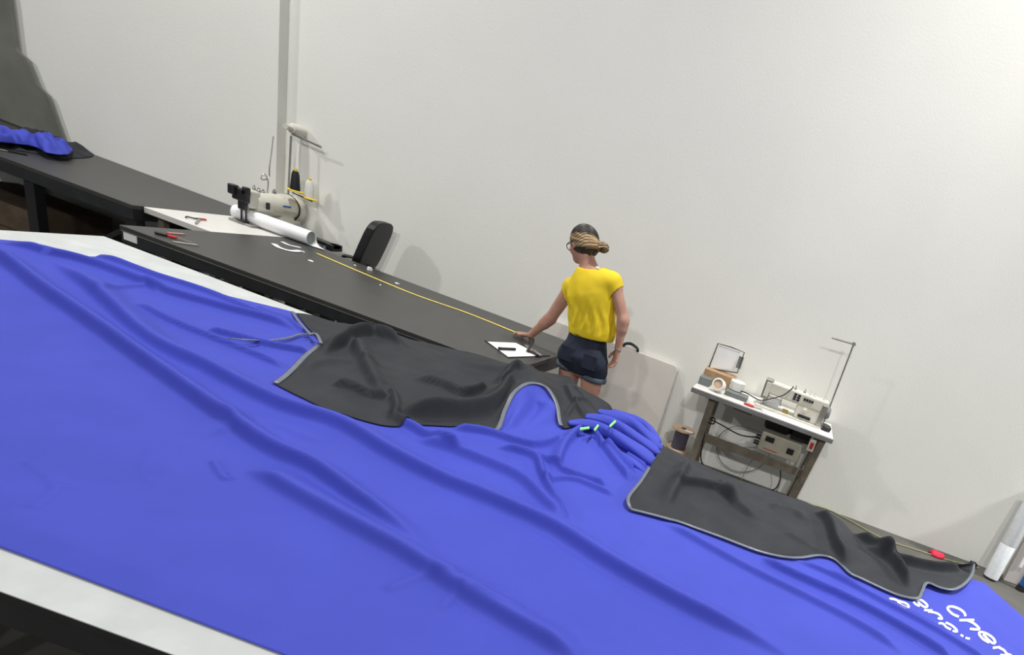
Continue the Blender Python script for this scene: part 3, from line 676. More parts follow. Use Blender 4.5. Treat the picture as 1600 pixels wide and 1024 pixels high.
# ------------------------------------------------------------------ office chair behind the black table
def chair(loc, ang, label, back=True):
    x, y = loc; c, s = math.cos(ang), math.sin(ang); Rz = ROT('Z', ang)
    ch = thing('office_chair', (x, y, 0), label, 'chair', None)
    def W(p): return np.array([x, y, 0])+Rz@np.array(p, float)
    def rb(cx_, cy_, cz, dx, dy, dz, tilt=0): return MB().box(W((cx_, cy_, cz)), (dx, dy, dz), Rz@ROT('Y', tilt))
    rb(0, 0, .47, .36, .36, .07).build('seat', MPLAS, ch, bevel=.03)
    if back:
        # local -x is forward, backrest at +x
        V = []; n = 24
        for side in (-1, 1):
            for k in range(n):
                a = 2*PI*k/n; cy_ = math.copysign(abs(math.cos(a))**.55, math.cos(a))*.145; cz = math.copysign(abs(math.sin(a))**.55, math.sin(a))*.22
                V.append(W((.222+side*.034+.34*cz, cy_*.85, .855+cz)))
        Fc = [tuple(range(n-1, -1, -1)), tuple(range(n, 2*n))]+[(k, (k+1) % n, n+(k+1) % n, n+k) for k in range(n)]
        MB().add(V, Fc).build('backrest', MPLAS, ch, bevel=.012)
        MB().tube([W((.12, 0, .45)), W((.19, 0, .5)), W((.19, 0, .70))], .022, 8).build('back_support', MPLAS, ch)
    for k in (-1, 1):
        MB().tube(spline([W((.12, k*.17, .48)), W((.13, k*.18, .60)), W((.10, k*.18, .665)), W((-.06, k*.18, .675)), W((-.14, k*.18, .66)), W((-.15, k*.18, .63))], 4), .013, 8).build('armrest', MPLAS, ch)
    MB().tube([W((0, 0, .08)), W((0, 0, .45))], .025, 10).build('gas_lift', MSTEEL, ch)
    for k in range(5):
        a = k*2*PI/5; q = W((.22*math.cos(a), .17*math.sin(a), .06))
        l = MB().tube([W((0, 0, .10)), q], [.022, .014], 8).build('base_arm', MPLAS, ch)
        MB().lathe([(-.012, .028), (.012, .028)], q+np.array([0, 0, -.031]), (math.sin(a), math.cos(a), 0), 14).build('castor', MPLAS, l)
    return ch
chair((-3.66, 4.85), 0.0, 'black office chair pushed behind the black work table, its back rising above the tape')

# bracket and pedal box sticking out at paper roll end
a = pz(503, 379, .70)
q = py(520, 381, 4.83)
kn = tag(MB().bx(-3.92, -3.72, 4.80, 4.88, .735, .765).bx(-3.77, -3.72, 4.78, 4.90, .715, .765).build('wall_bracket', MPLAS, bevel=.003), 'black bracket poking out behind the end of the paper roll', 'bracket')

# ------------------------------------------------------------------ right sewing station
Z2 = .77
s2 = thing('sewing_table', (.03, 4.8, 0), 'white-topped sewing table on brown steel legs at the right', 'table')
MB().bx(-.575, .615, 4.534, 5.04, Z2-.004, Z2).build('tabletop', MLAM, s2, bevel=.002)
MB().bx(-.58, .62, 4.53, 5.045, Z2-.042, Z2-.0042).build('edge_band', MGREY, s2, bevel=.004, label='grey table edge')
def leg_at(x, y0, zt, x1, y1): return MB().bar((x, y0, zt), (x1, y1, 0.02), .055, .03, (0, 1, 0))
leg_at(-.40, 4.60, Z2-.042, -.41, 4.60).build('leg', MLEG, s2, bevel=.003)
leg_at(-.40, 4.98, Z2-.042, -.41, 4.98).build('leg', MLEG, s2, bevel=.003)
leg_at(.55, 4.60, Z2-.042, .50, 4.66).build('leg', MLEG, s2, bevel=.003)
leg_at(.55, 4.98, Z2-.042, .50, 4.98).build('leg', MLEG, s2, bevel=.003)
MB().bx(-.39, .53, 4.765, 4.795, .30, .37).build('crossbar', MLEG, s2, bevel=.003)
for x in (-.405, .52): MB().bar((x, 4.60, .33), (x, 4.98, .33), .03, .05).build('end_rail', MLEG, s2); MB().bar((x, 4.45, .03), (x, 5.03, .03), .05, .04).build('foot', MLEG, s2)
MB().tube([(.47, 4.60, .66), (.44, 4.66, .08)], .008).build('pull_rod', MMET, s2)
sw = py(1268, 697, 4.555)
kx = MB().box((sw[0], 4.572, sw[2]), (.055, .03, .10)).build('switch_box', MCREAM, s2, bevel=.004, label='cream switch box')
MB().box((sw[0], 4.553, sw[2]), (.026, .010, .055)).build('rocker', MRED, kx, bevel=.003, label='red rocker switch')
for z in (.62, .5, .3, .22, .14):
    MB().lathe([(0, .006), (.004, .006)], (.55-.05*(.73-z)/.73, 4.578+(.73-z)*.08, z), (0, -1, 0), 10).build('bolt', MMET, s2)
# control box + motor under table
cbx = thing('control_box', (.25, 4.75, .45), 'beige control box hung under the right sewing table', 'control box')
MB().bx(.07, .42, 4.66, 4.76, .44, .60).build('case', MCREAM2, cbx, bevel=.008)
for x0, z0, w, h in ((.11, .53, .075, .045), (.31, .49, .06, .05)):
    MB().bx(x0, x0+w, 4.652, 4.662, z0, z0+h).build('display', MPLAS, cbx, bevel=.002)
MB().bx(.12, .24, 4.656, 4.662, .462, .468).build('print_line', MRED, cbx)
MB().lathe([(0, .02), (.04, .02)], (.07, 4.70, .53), (-1, 0, 0)).build('plug', MPLAS, cbx); MB().lathe([(0, .018), (.045, .018)], (.07, 4.70, .48), (-1, 0, 0)).build('plug', MPLAS, cbx)
mo = thing('motor', (.3, 4.85, .65), 'dark motor slung beneath the right sewing table top', 'motor')
MB().lathe([(0, .045), (.02, .065), (.2, .065), (.24, .04)], (.06, 4.80, .66), (1, 0, 0)).build('body', MSTEEL, mo, smooth=2)
MB().bx(.30, .47, 4.72, 4.9, .60, .725).build('bracket', MSTEEL, mo, bevel=.01)
MB().bx(-.22, -.06, 4.62, 4.72, .695, .727).build('drip_tray', MGREY, s2, bevel=.004)
# machine 2
m2 = thing('sewing_machine', (.25, 4.78, Z2), 'cream flat-bed sewing machine on the right sewing table', 'sewing machine')
YM = 4.78
MB().bx(-.07, .50, YM-.09, YM+.09, Z2, Z2+.014).build('bed', MCREAM, m2, bevel=.003)
MB().bx(.0, .50, YM-.055, YM+.06, .895, .99).build('arm', MCREAM, m2, bevel=.012)
MB().bx(.26, .50, YM-.06, YM+.065, Z2+.014, .90).build('column', MCREAM, m2, bevel=.012)
MB().bx(-.05, .015, YM-.05, YM+.05, .84, 1.0).build('head', MMET, m2, bevel=.006)
MB().bx(-.035, .005, YM-.058, YM-.048, .86, .98).build('face_plate', MCREAM, m2, bevel=.004)
MB().tube([(-.015, YM, .85), (-.015, YM, Z2+.02)], .005).build('needle_bar', MMET, m2); MB().bx(-.035, .01, YM-.03, YM+.01, Z2+.014, Z2+.024).build('presser_foot', MMET, m2)
MB().tube([(.12, YM-.03, .90), (.13, YM-.035, .82)], .004).build('knee_lifter', MMET, m2)
MB().bx(.02, .49, YM-.062, YM-.054, .895, .905).build('trim_line', MCREAM2, m2)
mb = MB()
for i in range(2):
    for j in range(3): mb.bx(.205+i*.032, .228+i*.032, YM-.062, YM-.054, .918+j*.02, .932+j*.02)
mb.build('keypad', MPLAS, m2)
mb = MB()
for i in range(4): mb.bx(.29+i*.022, .307+i*.022, YM-.062, YM-.054, .94, .962)
mb.build('display', MPLAS, m2)
MB().lathe([(0, .022), (.012, .022), (.016, .012), (.03, .012)], (.33, YM-.06, .868), (0, -1, 0), 18).build('knob', MCREAM, m2, smooth=2)
MB().bx(.29, .40, YM-.066, YM-.058, .80, .825).build('slot', MPLAS, m2, bevel=.002)
MB().bx(.455, .50, YM-.085, YM-.06, Z2+.014, .965).build('side_cover', MMET, m2, bevel=.004)
MB().lathe([(0, .05), (.02, .055), (.04, .04)], (.50, YM, .90), (1, 0, 0)).build('handwheel', MGREY, m2, smooth=2)
MB().lathe([(0, .03), (.05, .035), (.07, .02)], (.52, YM-.06, .80), (1, 0, -.3)).build('pulley', MSTEEL, m2, smooth=2)
for x in (.20, .28, .33, .37, .45): MB().lathe([(0, .011), (.014, .011), (.018, .004), (.035, .004)], (x, YM, .988)).build('knob', MCREAM if x > .3 else MMET, m2, smooth=2)
MB().bx(.16, .21, YM-.04, YM+.0, Z2+.014, .81).build('oil_mark', mat('amber_plastic', (.45, .30, .05), .5), m2, bevel=.006, label='amber plastic piece')
MB().bx(-.02, .12, YM+.02, YM+.05, Z2+.014, .86).build('thread_card', MPAPER, m2)
ts = thing('thread_stand', (.52, 4.80, Z2), 'bare thread stand with a sideways arm at the right of the right sewing table', 'thread stand')
e0 = np.array([.525, 4.82, Z2]); e1 = py(1334, 538, 4.80); e2 = py(1300, 528, 4.80)
MB().tube([e0, e1], .007).build('pole', MMET, ts); MB().tube([e1, e2], .008).build('crossbar', MMET, ts)
MB().lathe([(-.015, .016), (.02, .016)], e1, (0, 1, 0), 14).build('joint', MMET, ts, smooth=2)
e3 = py(1293, 643, 4.80); MB().lathe([(-.012, .018), (.012, .018)], e3, (0, 0, 1), 12).build('collar', MCREAM, ts, smooth=2)
MB().lathe([(0, .03), (.012, .028), (.03, .012)], (.525, 4.82, Z2), (0, 0, 1), 18).build('base', MMET, ts, smooth=2)

# goods on table 2
bk = thing('document_holder', (-.41, 4.9, Z2), 'black-edged clear holder with a white sheet standing at the left of the right sewing table', 'holder')
cs = [py(1122, 537, 4.93), py(1163, 551, 4.93), py(1152, 583, 4.93), py(1107, 576, 4.93)]
MB().tube([cs[3], cs[0], (cs[0]+cs[1])/2+np.array([0, 0, .006]), cs[1], cs[2], cs[3]], .005, 6).build('frame', MPLAS, bk)
cc = sum(cs)/4
V = [cc+(p-cc)*.9 for p in cs]; V = V+[p+np.array([0, .004, 0]) for p in V]
V[2] = V[2]+np.array([-.05, 0, 0]); V[6] = V[6]+np.array([-.05, 0, 0]); V[1] = V[1]+np.array([-.02, 0, 0]); V[5] = V[5]+np.array([-.02, 0, 0])
MB().add(V, [(0, 1, 2, 3), (7, 6, 5, 4), (0, 4, 5, 1), (1, 5, 6, 2), (2, 6, 7, 3), (3, 7, 4, 0)]).build('sheet', MPAPER, bk)
q = py(1158, 566, 4.92); MB().box(q+np.array([-.01, .012, -.01]), (.04, .01, .10)).build('sleeve', MGBOX, bk)
cdb = tag(MB().bx(-.56, -.30, 4.83, 5.0, Z2, .885).build('cardboard_box', MWOOD, bevel=.003), 'small brown cardboard box standing on the right sewing table', 'box')
tag(MB().bx(-.565, -.47, 4.70, 4.81, Z2, .835).build('parts_box', MGBOX, bevel=.004), 'grey box at the left corner of the right sewing table', 'box')
tag(MB().bx(-.33, -.14, 4.66, 4.78, Z2, .808).build('parts_tray', MGBOX, bevel=.004), 'grey flat tray below the thick white thread spool', 'tray')
def reel(loc, ax, R, r, h, m, label, name='thread_reel'):
    t = thing(name, loc, label, 'thread reel', None)
    MB().lathe([(0, R*.9), (.004, R), (h-.004, R), (h, R*.9), (h, r), (h-.03, r*.95)], loc, ax).build('thread', m, t, smooth=2)
    MB().lathe([(0, r*.96), (.002, r*.96)], np.array(loc)+np.array(ax)/np.linalg.norm(ax)*(h-.012), ax).build('core', MFLAN, t, smooth=2)
    return t
reel((-.26, 4.80, .81), (0, 0, 1), .062, .015, .075, MTHW, 'thick white thread reel standing beside the machine cable')
reel((-.385, 4.675, Z2+.052), (-.25, -.85, .3), .052, .04, .06, MTHW, 'white thread reel tipped on its side, its hollow end towards the front')
tag(MB().tube(spline([(-.30, 4.63, Z2+.045), (-.29, 4.62, Z2+.11), (-.32, 4.63, Z2+.10), (-.28, 4.62, Z2+.04)], 4), .0015, 5).build('elastic_band', MCORD), 'thin greenish loop between the two white thread reels', 'band')
sc = thing('scissors', (-.09, 4.60, Z2), 'red-handled scissors at the front of the right sewing table', 'scissors')
MB().tube(spline([(-.15, 4.585, Z2+.008), (-.11, 4.57, Z2+.009), (-.07, 4.585, Z2+.009), (-.11, 4.602, Z2+.009), (-.15, 4.585, Z2+.008)], 4), .007, 6).build('handle', MRED, sc)
MB().bar((-.07, 4.587, Z2+.008), (.01, 4.60, Z2+.008), .014, .005).build('blade', MMET, sc)
for k, (x, y, s) in enumerate(((.02, 4.575, .04), (-.05, 4.90, .06))):
    tag(MB().box((x, y, Z2+.008), (s, s*.7, .015), ROT('Z', .5+k)).build('paper_scrap', MPAPER, bevel=.003), ['small white scrap by the scissor tips', 'white paper slip behind the scissors'][k], 'scrap')
# cables
tag(MB().tube(spline([(-.30, 4.80, Z2+.03), (-.18, 4.74, Z2+.06), (-.05, 4.66, .83), (.03, 4.65, .87), (.12, 4.68, .93), (.17, 4.72, 1.0), (.175, 4.77, 1.008), (.175, 4.77, .992)], 5), .005, 6).build('power_cable', MPLAS), 'black cable looping up to the top of the right sewing machine', 'cable')
def cab(P, r, lab, m=MPLAS): tag(MB().tube(spline(P, 6), r, 6).build('power_cable', m), lab, 'cable')
cab([(-.385, 4.62, .55), (-.37, 4.60, .52), (-.33, 4.60, .53), (-.34, 4.61, .57), (-.38, 4.62, .55), (-.28, 4.63, .535), (-.1, 4.66, .50), (.04, 4.70, .52)], .006, 'black cable strung from the left leg to the control box')
cab([(-.38, 4.62, .5), (-.37, 4.66, .3), (-.33, 4.75, .12), (-.2, 4.85, .012), (.0, 4.9, .01), (.2, 4.86, .01), (.34, 4.82, .09), (.36, 4.80, .2), (.33, 4.76, .30)], .006, 'black cable drooping to the floor under the right sewing table')
cab([(-.05, 4.97, .5), (-.2, 4.98, .45), (-.28, 4.98, .3), (-.2, 4.99, .12), (-.02, 5.0, .07), (.14, 4.99, .16), (.2, 4.98, .34), (.12, 4.98, .48), (-.05, 4.97, .5)], .004, 'thin grey cable coil hanging behind the crossbar', MGREY)
cab([(.08, 4.9, .28), (.05, 4.9, .15), (.04, 4.88, .01)], .004, 'short thin grey cable hanging from the crossbar', MGREY)
tag(MB().prism([(-.18, 4.55), (-.04, 4.60), (-.10, 4.45)], 0.0, .004).build('paper_sheet', MPAPER), 'white paper corner on the floor beneath the right sewing table', 'paper')
# reels on floor
def floor_reel(z, h, lab, x=-.56, y=4.68):
    t = thing('cable_reel', (x, y, z), lab, 'reel', None)
    R = .098
    for zz in (z, z+h-.012): MB().lathe([(0, R), (.012, R)], (x, y, zz), (0, 0, 1), 32).build('flange', MFLAN, t, smooth=2)
    MB().lathe([(0, .062), (h-.024, .062)], (x, y, z+.012), (0, 0, 1), 28).build('wound_thread', MTHP, t, smooth=2)
    MB().lathe([(0, .022), (.002, .022)], (x, y, z+h), (0, 0, 1), 16).build('hub_hole', MPLAS, t)
    MB().bx(x+.02, x+.085, y-.05, y-.015, z+h, z+h+.0015).build('label', MPAPER, t, label='white paper label')
    return t
floor_reel(0, .185, 'cardboard-flanged reel of dusky thread on the floor, lower of the two')
floor_reel(.1865, .19, 'cardboard-flanged reel of dusky thread, upper of the two beside the table leg')

# folding table panel leaning on wall
fp = thing('folding_table', (-1.0, 4.95, 0), 'pale grey folding table stood on edge against the wall behind the person', 'table')
x0, x1, hz = -2.05, -.80, .775; P = []
for cx_, cz, a0 in ((x1-.05, hz-.05, 0), (x0+.05, hz-.05, 90), (x0+.05, .05, 180), (x1-.05, .05, 270)):
    for k in range(7): a = math.radians(a0+k*15); P.append((cx_+.05*math.cos(a), cz+.05*math.sin(a)))
n = len(P); lean = lambda z: 4.87+.155*z/hz
V = [(x, lean(z), z+.001) for x, z in P]+[(x, lean(z)+.04, z+.001) for x, z in P]
MB().add(V, [tuple(range(n)), tuple(range(2*n-1, n-1, -1))]+[(k, (k+1) % n, n+(k+1) % n, n+k) for k in range(n)]).build('panel', MFTAB, fp, bevel=.005)
c = np.array([(x0+x1)/2, 0, hz/2]); V = []
P2 = [(c[0]+(x-c[0])*.985, c[2]+(z-c[2])*.975) for x, z in P]
V = [(x, lean(z)-.0025, z+.001) for x, z in P2]+[(x, lean(z)+.002, z+.001) for x, z in P2]
MB().add(V, [tuple(range(n)), tuple(range(2*n-1, n-1, -1))]+[(k, (k+1) % n, n+(k+1) % n, n+k) for k in range(n)]).build('face', MFTAB, fp, label='recessed grey face')
yw = MB().tube(spline([(-.64, 4.69, .202), (-.70, 4.74, .225), (-.71, 4.77, .26), (-.68, 4.77, .25), (-.66, 4.72, .202)], 4), .003, 6).build('wire_tie', MCORD); tag(yw, 'thin olive wire loop beside the blue cloth and the reel', 'wire')

hx = py(984, 548, 5.0)
MB().tube(spline([(hx[0]-.07, 5.03, .775), (hx[0]-.06, 5.03, .80), (hx[0]-.01, 5.03, .818), (hx[0]+.05, 5.03, .80), (hx[0]+.06, 5.03, .775)], 4), .012, 8).build('handle', MPLAS, fp, label='black carrying handle')
# things at far right by the wall
tr = thing('plastic_film_roll', (2.47, 4.84, 0), 'tall roll wrapped in white film leaning on the wall at the far right', 'roll')
a = np.array([2.475, 4.845, .012]); b = np.array([2.50, 4.99, 1.35]); ax = b-a; L = .76
MB().lathe([(0, .060), (.004, .068), (.33, .069), (.335, .066), (.345, .069), (L, .068)], a, ax, 28).build('film', mat('white_film', (.70, .73, .76), .35, noise=.08, nscale=30), tr, smooth=2)
bp = thing('flat_carton', (2.72, 4.97, 0), 'flat pale grey carton leaning on the wall beside the film roll', 'carton')
MB().box((2.745, 4.975, .50), (.24, .05, 1.0), ROT('X', -.09)).build('sleeve', MFTAB, bp, bevel=.004)
MB().box((2.70, 4.943, .55), (.03, .006, .75), ROT('X', -.09)).build('tape_strip', MPAPER, bp)
bl = thing('blue_pole', (2.76, 4.80, 0), 'blue pole with a black foot at the right edge of the picture', 'pole')
MB().tube([(2.765, 4.83, .05), (2.80, 4.93, 1.1)], .035, 14).build('shaft', MBLUEP, bl); MB().lathe([(0, .045), (.05, .04)], (2.763, 4.825, 0), (0.02, .1, 1), 14).build('foot', MPLAS, bl)
c = pz(1463, 868, .01); mb = MB(); V = []; n = 14
for i, (f, z) in enumerate(((1, .001), (.9, .022), (.6, .04), (.2, .048))):
    for k in range(n): a = 2*PI*k/n; V.append((c[0]+f*.075*math.cos(a)*(1+.25*math.sin(3*a+1)), c[1]+.0+f*.055*math.sin(a)*(1+.2*math.cos(2*a)), z*(1+.25*math.sin(2*a+i))))
mb.add(V, [(i*n+k, i*n+(k+1) % n, (i+1)*n+(k+1) % n, (i+1)*n+k) for i in range(3) for k in range(n)]+[tuple(range(n-1, -1, -1)), tuple(range(3*n, 4*n))])
tag(mb.build('cleaning_rag', MREDC, smooth=True), 'crumpled red rag on the floor against the wall', 'rag')
P = [pz(u, v, .008) for u, v in ((1235, 781), (1290, 795), (1330, 815), (1380, 842), (1440, 862), (1480, 875), (1530, 888))]
tag(MB().tube(spline(P, 5), .006, 6).build('floor_cable', MCORD), 'olive cable lying on the floor along the foot of the wall', 'cable')
c = py(1526, 882, 4.9); tag(MB().bx(c[0]-.03, c[0]+.03, 4.93, 4.99, 0, .05).build('door_stop', MPLAS, bevel=.006), 'small dark block on the floor left of the film roll', 'block')
# ------------------------------------------------------------------ person (smoothly blended body, clothes and hair as children)
class SDF:
    def __init__(s, lo, hi, h):
        s.h = h; s.lo = np.array(lo, float); n = np.ceil((np.array(hi)-s.lo)/h).astype(int)+1
        s.n = n; s.ax = [(s.lo[i]+h*np.arange(n[i])).astype(np.float32) for i in range(3)]
        s.D = np.full(n, 1.0, np.float32)
    def sub(s, lo, hi):
        a = np.clip(((lo-s.lo)/s.h).astype(int), 0, s.n-1); b = np.clip(((hi-s.lo)/s.h).astype(int)+2, 1, s.n)
        sl = tuple(slice(a[i], b[i]) for i in range(3)); g = np.meshgrid(*[s.ax[i][sl[i]] for i in range(3)], indexing='ij'); return sl, g
    def blend(s, sl, d, k, cut=False):
        D = s.D[sl]
        if cut: s.D[sl] = np.maximum(D, -d); return
        if k <= 0: s.D[sl] = np.minimum(D, d); return
        hh = np.maximum(k-np.abs(D-d), 0)/k; s.D[sl] = np.minimum(D, d)-hh*hh*k*.25
    def cap(s, a, b, ra, rb, k=.01, flat=None, cut=False):
        """tapered capsule; flat=(direction, factor) squeezes it along a direction"""
        a, b = np.array(a, float), np.array(b, float); R = max(ra, rb)*1.25+k+.02
        sl, (x, y, z) = s.sub(np.minimum(a, b)-R, np.maximum(a, b)+R)
        ab = b-a; l2 = max(ab@ab, 1e-9)
        px_, py_, pz_ = x-a[0], y-a[1], z-a[2]; t = np.clip((px_*ab[0]+py_*ab[1]+pz_*ab[2])/l2, 0, 1)
        ex, ey, ez = px_-t*ab[0], py_-t*ab[1], pz_-t*ab[2]; q2 = ex*ex+ey*ey+ez*ez; sc = 1
        if flat is not None:
            n = np.array(flat[0], float); n /= np.linalg.norm(n); f = flat[1]; m = ex*n[0]+ey*n[1]+ez*n[2]
            q2 = q2+m*m*(1/(f*f)-1); sc = .5*(1+f) if f < 1 else 1
        s.blend(sl, ((np.sqrt(q2)-(ra+(rb-ra)*t))*sc).astype(np.float32), k, cut); return s
    def ell(s, c, r, Rm=None, k=.01, cut=False):
        c = np.array(c, float); r = np.array(r, float); R = r.max()+k+.02
        sl, (x, y, z) = s.sub(c-R, c+R); p = [x-c[0], y-c[1], z-c[2]]
        if Rm is not None: p = [p[0]*Rm[0][i]+p[1]*Rm[1][i]+p[2]*Rm[2][i] for i in range(3)]
        q = np.sqrt((p[0]/r[0])**2+(p[1]/r[1])**2+(p[2]/r[2])**2); g = np.sqrt((p[0]/r[0]**2)**2+(p[1]/r[1]**2)**2+(p[2]/r[2]**2)**2)+1e-6
        s.blend(sl, (q*(q-1)/g).astype(np.float32), k, cut); return s
    def mesh(s, name, smooth_it=2):
        D = s.D; ins = D < 0; nx_, ny_, nz_ = D.shape
        c = np.zeros((nx_-1, ny_-1, nz_-1), np.int8)
        for i in (0, 1):
            for j in (0, 1):
                for k in (0, 1): c += ins[i:nx_-1+i, j:ny_-1+j, k:nz_-1+k]
        act = (c > 0) & (c < 8); idx = np.full(act.shape, -1); I = np.argwhere(act); idx[act] = np.arange(len(I))
        P = np.zeros((len(I), 3)); W = np.zeros(len(I))
        for ax in range(3):
            o1, o2 = [q for q in range(3) if q != ax]
            for u in (0, 1):
                for v in (0, 1):
                    A = I.copy(); A[:, o1] += u; A[:, o2] += v; B = A.copy(); B[:, ax] += 1
                    da = D[A[:, 0], A[:, 1], A[:, 2]]; db = D[B[:, 0], B[:, 1], B[:, 2]]; m = (da < 0) != (db < 0)
                    t = np.where(m, da/np.where(m, da-db, 1), 0); Q = A.astype(float); Q[:, ax] += t
                    P[m] += Q[m]; W[m] += 1
        P /= W[:, None]; F_ = []
        for ax in range(3):
            o1, o2 = (ax+1) % 3, (ax+2) % 3
            sa = [slice(1, -1)]*3; sa[ax] = slice(0, -1); sb = list(sa); sb[ax] = slice(1, None)
            a, b = ins[tuple(sa)], ins[tuple(sb)]; E = np.argwhere(a != b); off = np.array([1, 1, 1]); off[ax] = 0; E = E+off
            s_in = ins[E[:, 0], E[:, 1], E[:, 2]]
            q = []
            for du, dv in ((-1, -1), (0, -1), (0, 0), (-1, 0)):
                C = E.copy(); C[:, o1] += du; C[:, o2] += dv; q.append(idx[C[:, 0], C[:, 1], C[:, 2]])
            q = np.stack(q, 1); q[~s_in] = q[~s_in][:, ::-1]; F_.append(q)
        F_ = np.concatenate(F_); V = s.lo+P*s.h
        ed = np.concatenate([F_[:, [0, 1]], F_[:, [1, 2]], F_[:, [2, 3]], F_[:, [3, 0]]])
        for _ in range(smooth_it):
            S = np.zeros_like(V); n = np.zeros(len(V))
            for a, b in ((0, 1), (1, 0)): np.add.at(S, ed[:, a], V[ed[:, b]]); np.add.at(n, ed[:, a], 1)
            V = V*.45+.55*S/n[:, None]
        me = bpy.data.meshes.new(name); me.from_pydata(V.tolist(), [], F_.tolist()); me.update(); return me, V
def unit(v): v = np.array(v, float); return v/np.linalg.norm(v)

PY = 4.0
hip = py(915, 553, PY+.02); hip[0] -= .0
hipL = hip+np.array([-.085, .01, -.05]); hipR = hip+np.array([.080, -.01, -.05])
waist = hip+np.array([-.015, .01, .13]); chest = np.array([-1.335, 4.02, 1.235]); neck = py(926, 420, 4.03)
shL = py(886, 447, 4.05); shL = shL+np.array([.03, 0, -.005]); shR = py(966, 445, 4.0)+np.array([-.025, 0, -.01])
wrL = pz(829, 524, .795); hdL = pz(812, 521, .765)
elL = .5*(shL+wrL)+np.array([-.01, -.045, -.03]); e_ = py(858, 497, 4.09); elL = np.array([e_[0]+.01, e_[1], e_[2]])
elR = py(974, 500, 3.99); wrR = py(966, 545, 4.0); fgR = py(957, 580, 4.0)
# head frame
Hc = py(911, 384, 4.07); hf = unit((-.74, .55, -.36)); hr_ = unit(np.cross(hf, (0, 0, 1))); hu = np.cross(hr_, hf)
def Hd(f, r, u): return Hc+hf*f+hr_*r+hu*u
HR = np.stack([hf, hr_, hu], 1)
body = SDF((-1.98, 3.70, 0.0), (-.93, 4.50, 1.70), .0048)
def man_head(S):
    S.ell(Hd(-.012, 0, .025), (.092, .073, .088), HR, .01)
    S.ell(Hd(.028, 0, -.035), (.058, .056, .072), HR, .03)
    S.ell(Hd(.055, 0, -.085), (.026, .028, .020), HR, .025)          # chin
    S.cap(Hd(.082, 0, .0), Hd(.100, 0, -.032), .007, .012, .010)      # nose
    S.ell(Hd(.094, 0, -.036), (.012, .016, .009), HR, .006)
    S.ell(Hd(.082, 0, -.060), (.010, .024, .006), HR, .006); S.ell(Hd(.080, 0, -.070), (.010, .020, .006), HR, .006)
    for q in (-1, 1):
        S.ell(Hd(.076, q*.031, .0), (.012, .017, .011), HR, .006)     # eyes
        S.cap(Hd(.085, q*.014, .018), Hd(.072, q*.048, .020), .006, .005, .008)
        S.ell(Hd(.050, q*.045, -.028), (.022, .018, .020), HR, .02)
        S.ell(Hd(-.012, q*.076, -.008), (.017, .008, .030), HR, .006); S.ell(Hd(-.006, q*.079, -.008), (.008, .006, .017), HR, .0, cut=False)
man_head(body)
body.cap(neck+np.array([0, .0, -.06]), Hd(-.030, 0, -.05), .060, .050, .03)
body.cap(shL, shR, .050, .050, .04, flat=((0, 1, 0), .9)); body.cap(neck+np.array([0, 0, -.04]), chest, .06, .11, .05)
body.cap(chest, waist, .115, .10, .05, flat=((0, 1, 0), .8)); body.cap(waist, hip+np.array([0, 0, -.03]), .11, .145, .05, flat=((0, 1, 0), .8))
for s_, e, w in ((shL, elL, wrL), (shR, elR, wrR)):
    body.cap(s_, e, .046, .037, .03); body.cap(e, w, .037, .024, .02); m = e+(w-e)*.3; body.cap(e+(w-e)*.1, m, .036, .036, .02)
for h_, kx in ((hipL, -1), (hipR, 1)):
    kn_ = np.array([h_[0]+kx*.012+.012, h_[1]+.01, .44]); an = np.array([kn_[0]+.005, kn_[1]-.02, .085])
    body.cap(h_, kn_, .082, .055, .02); body.cap(kn_, kn_+(an-kn_)*.35, .053, .056, .03); body.cap(kn_+(an-kn_)*.3, an, .054, .034, .02)
    body.cap(an, an+np.array([-.02, .13, -.055]), .036, .028, .02)
# left hand, palm down on the table
ph = unit(hdL-wrL); ph = unit(np.array([ph[0], ph[1], 0])); sd = np.array([ph[1], -ph[0], 0])   # sd: towards the thumb side (away from the wall)
z0 = T+.016
pk = np.array([wrL[0], wrL[1], 0])+ph*.085; pk[2] = z0+.012
body.cap(wrL, pk, .024, .022, .012, flat=((0, 0, 1), .62)); body.cap(wrL+ph*.03+sd*.012-np.array([0, 0, .01]), pk+sd*.024, .020, .014, .012, flat=((0, 0, 1), .7)); body.cap(wrL+ph*.03-sd*.012-np.array([0, 0, .01]), pk-sd*.024, .020, .013, .012, flat=((0, 0, 1), .7))
for k, (o, L) in enumerate(((.030, .066), (.010, .076), (-.010, .072), (-.029, .056))):
    dr_ = unit(ph+sd*o*5.0); a = pk+sd*o; b = a+dr_*L*.45+np.array([0, 0, .006]); c = a+dr_*L*.78; c[2] = z0; d = a+dr_*L; d[2] = z0-.004
    body.cap(a, b, .0095, .009, .004); body.cap(b, c, .009, .008, .003); body.cap(c, d, .008, .007, .002)
a = wrL+ph*.028+sd*.024; a[2] = z0+.012; b = a+unit(ph*.8+sd*.9)*.042; b[2] = z0+.003; c = b+unit(ph*1.1+sd*.45)*.030; c[2] = z0-.002
body.cap(a, b, .014, .0105, .008); body.cap(b, c, .0105, .0085, .003)
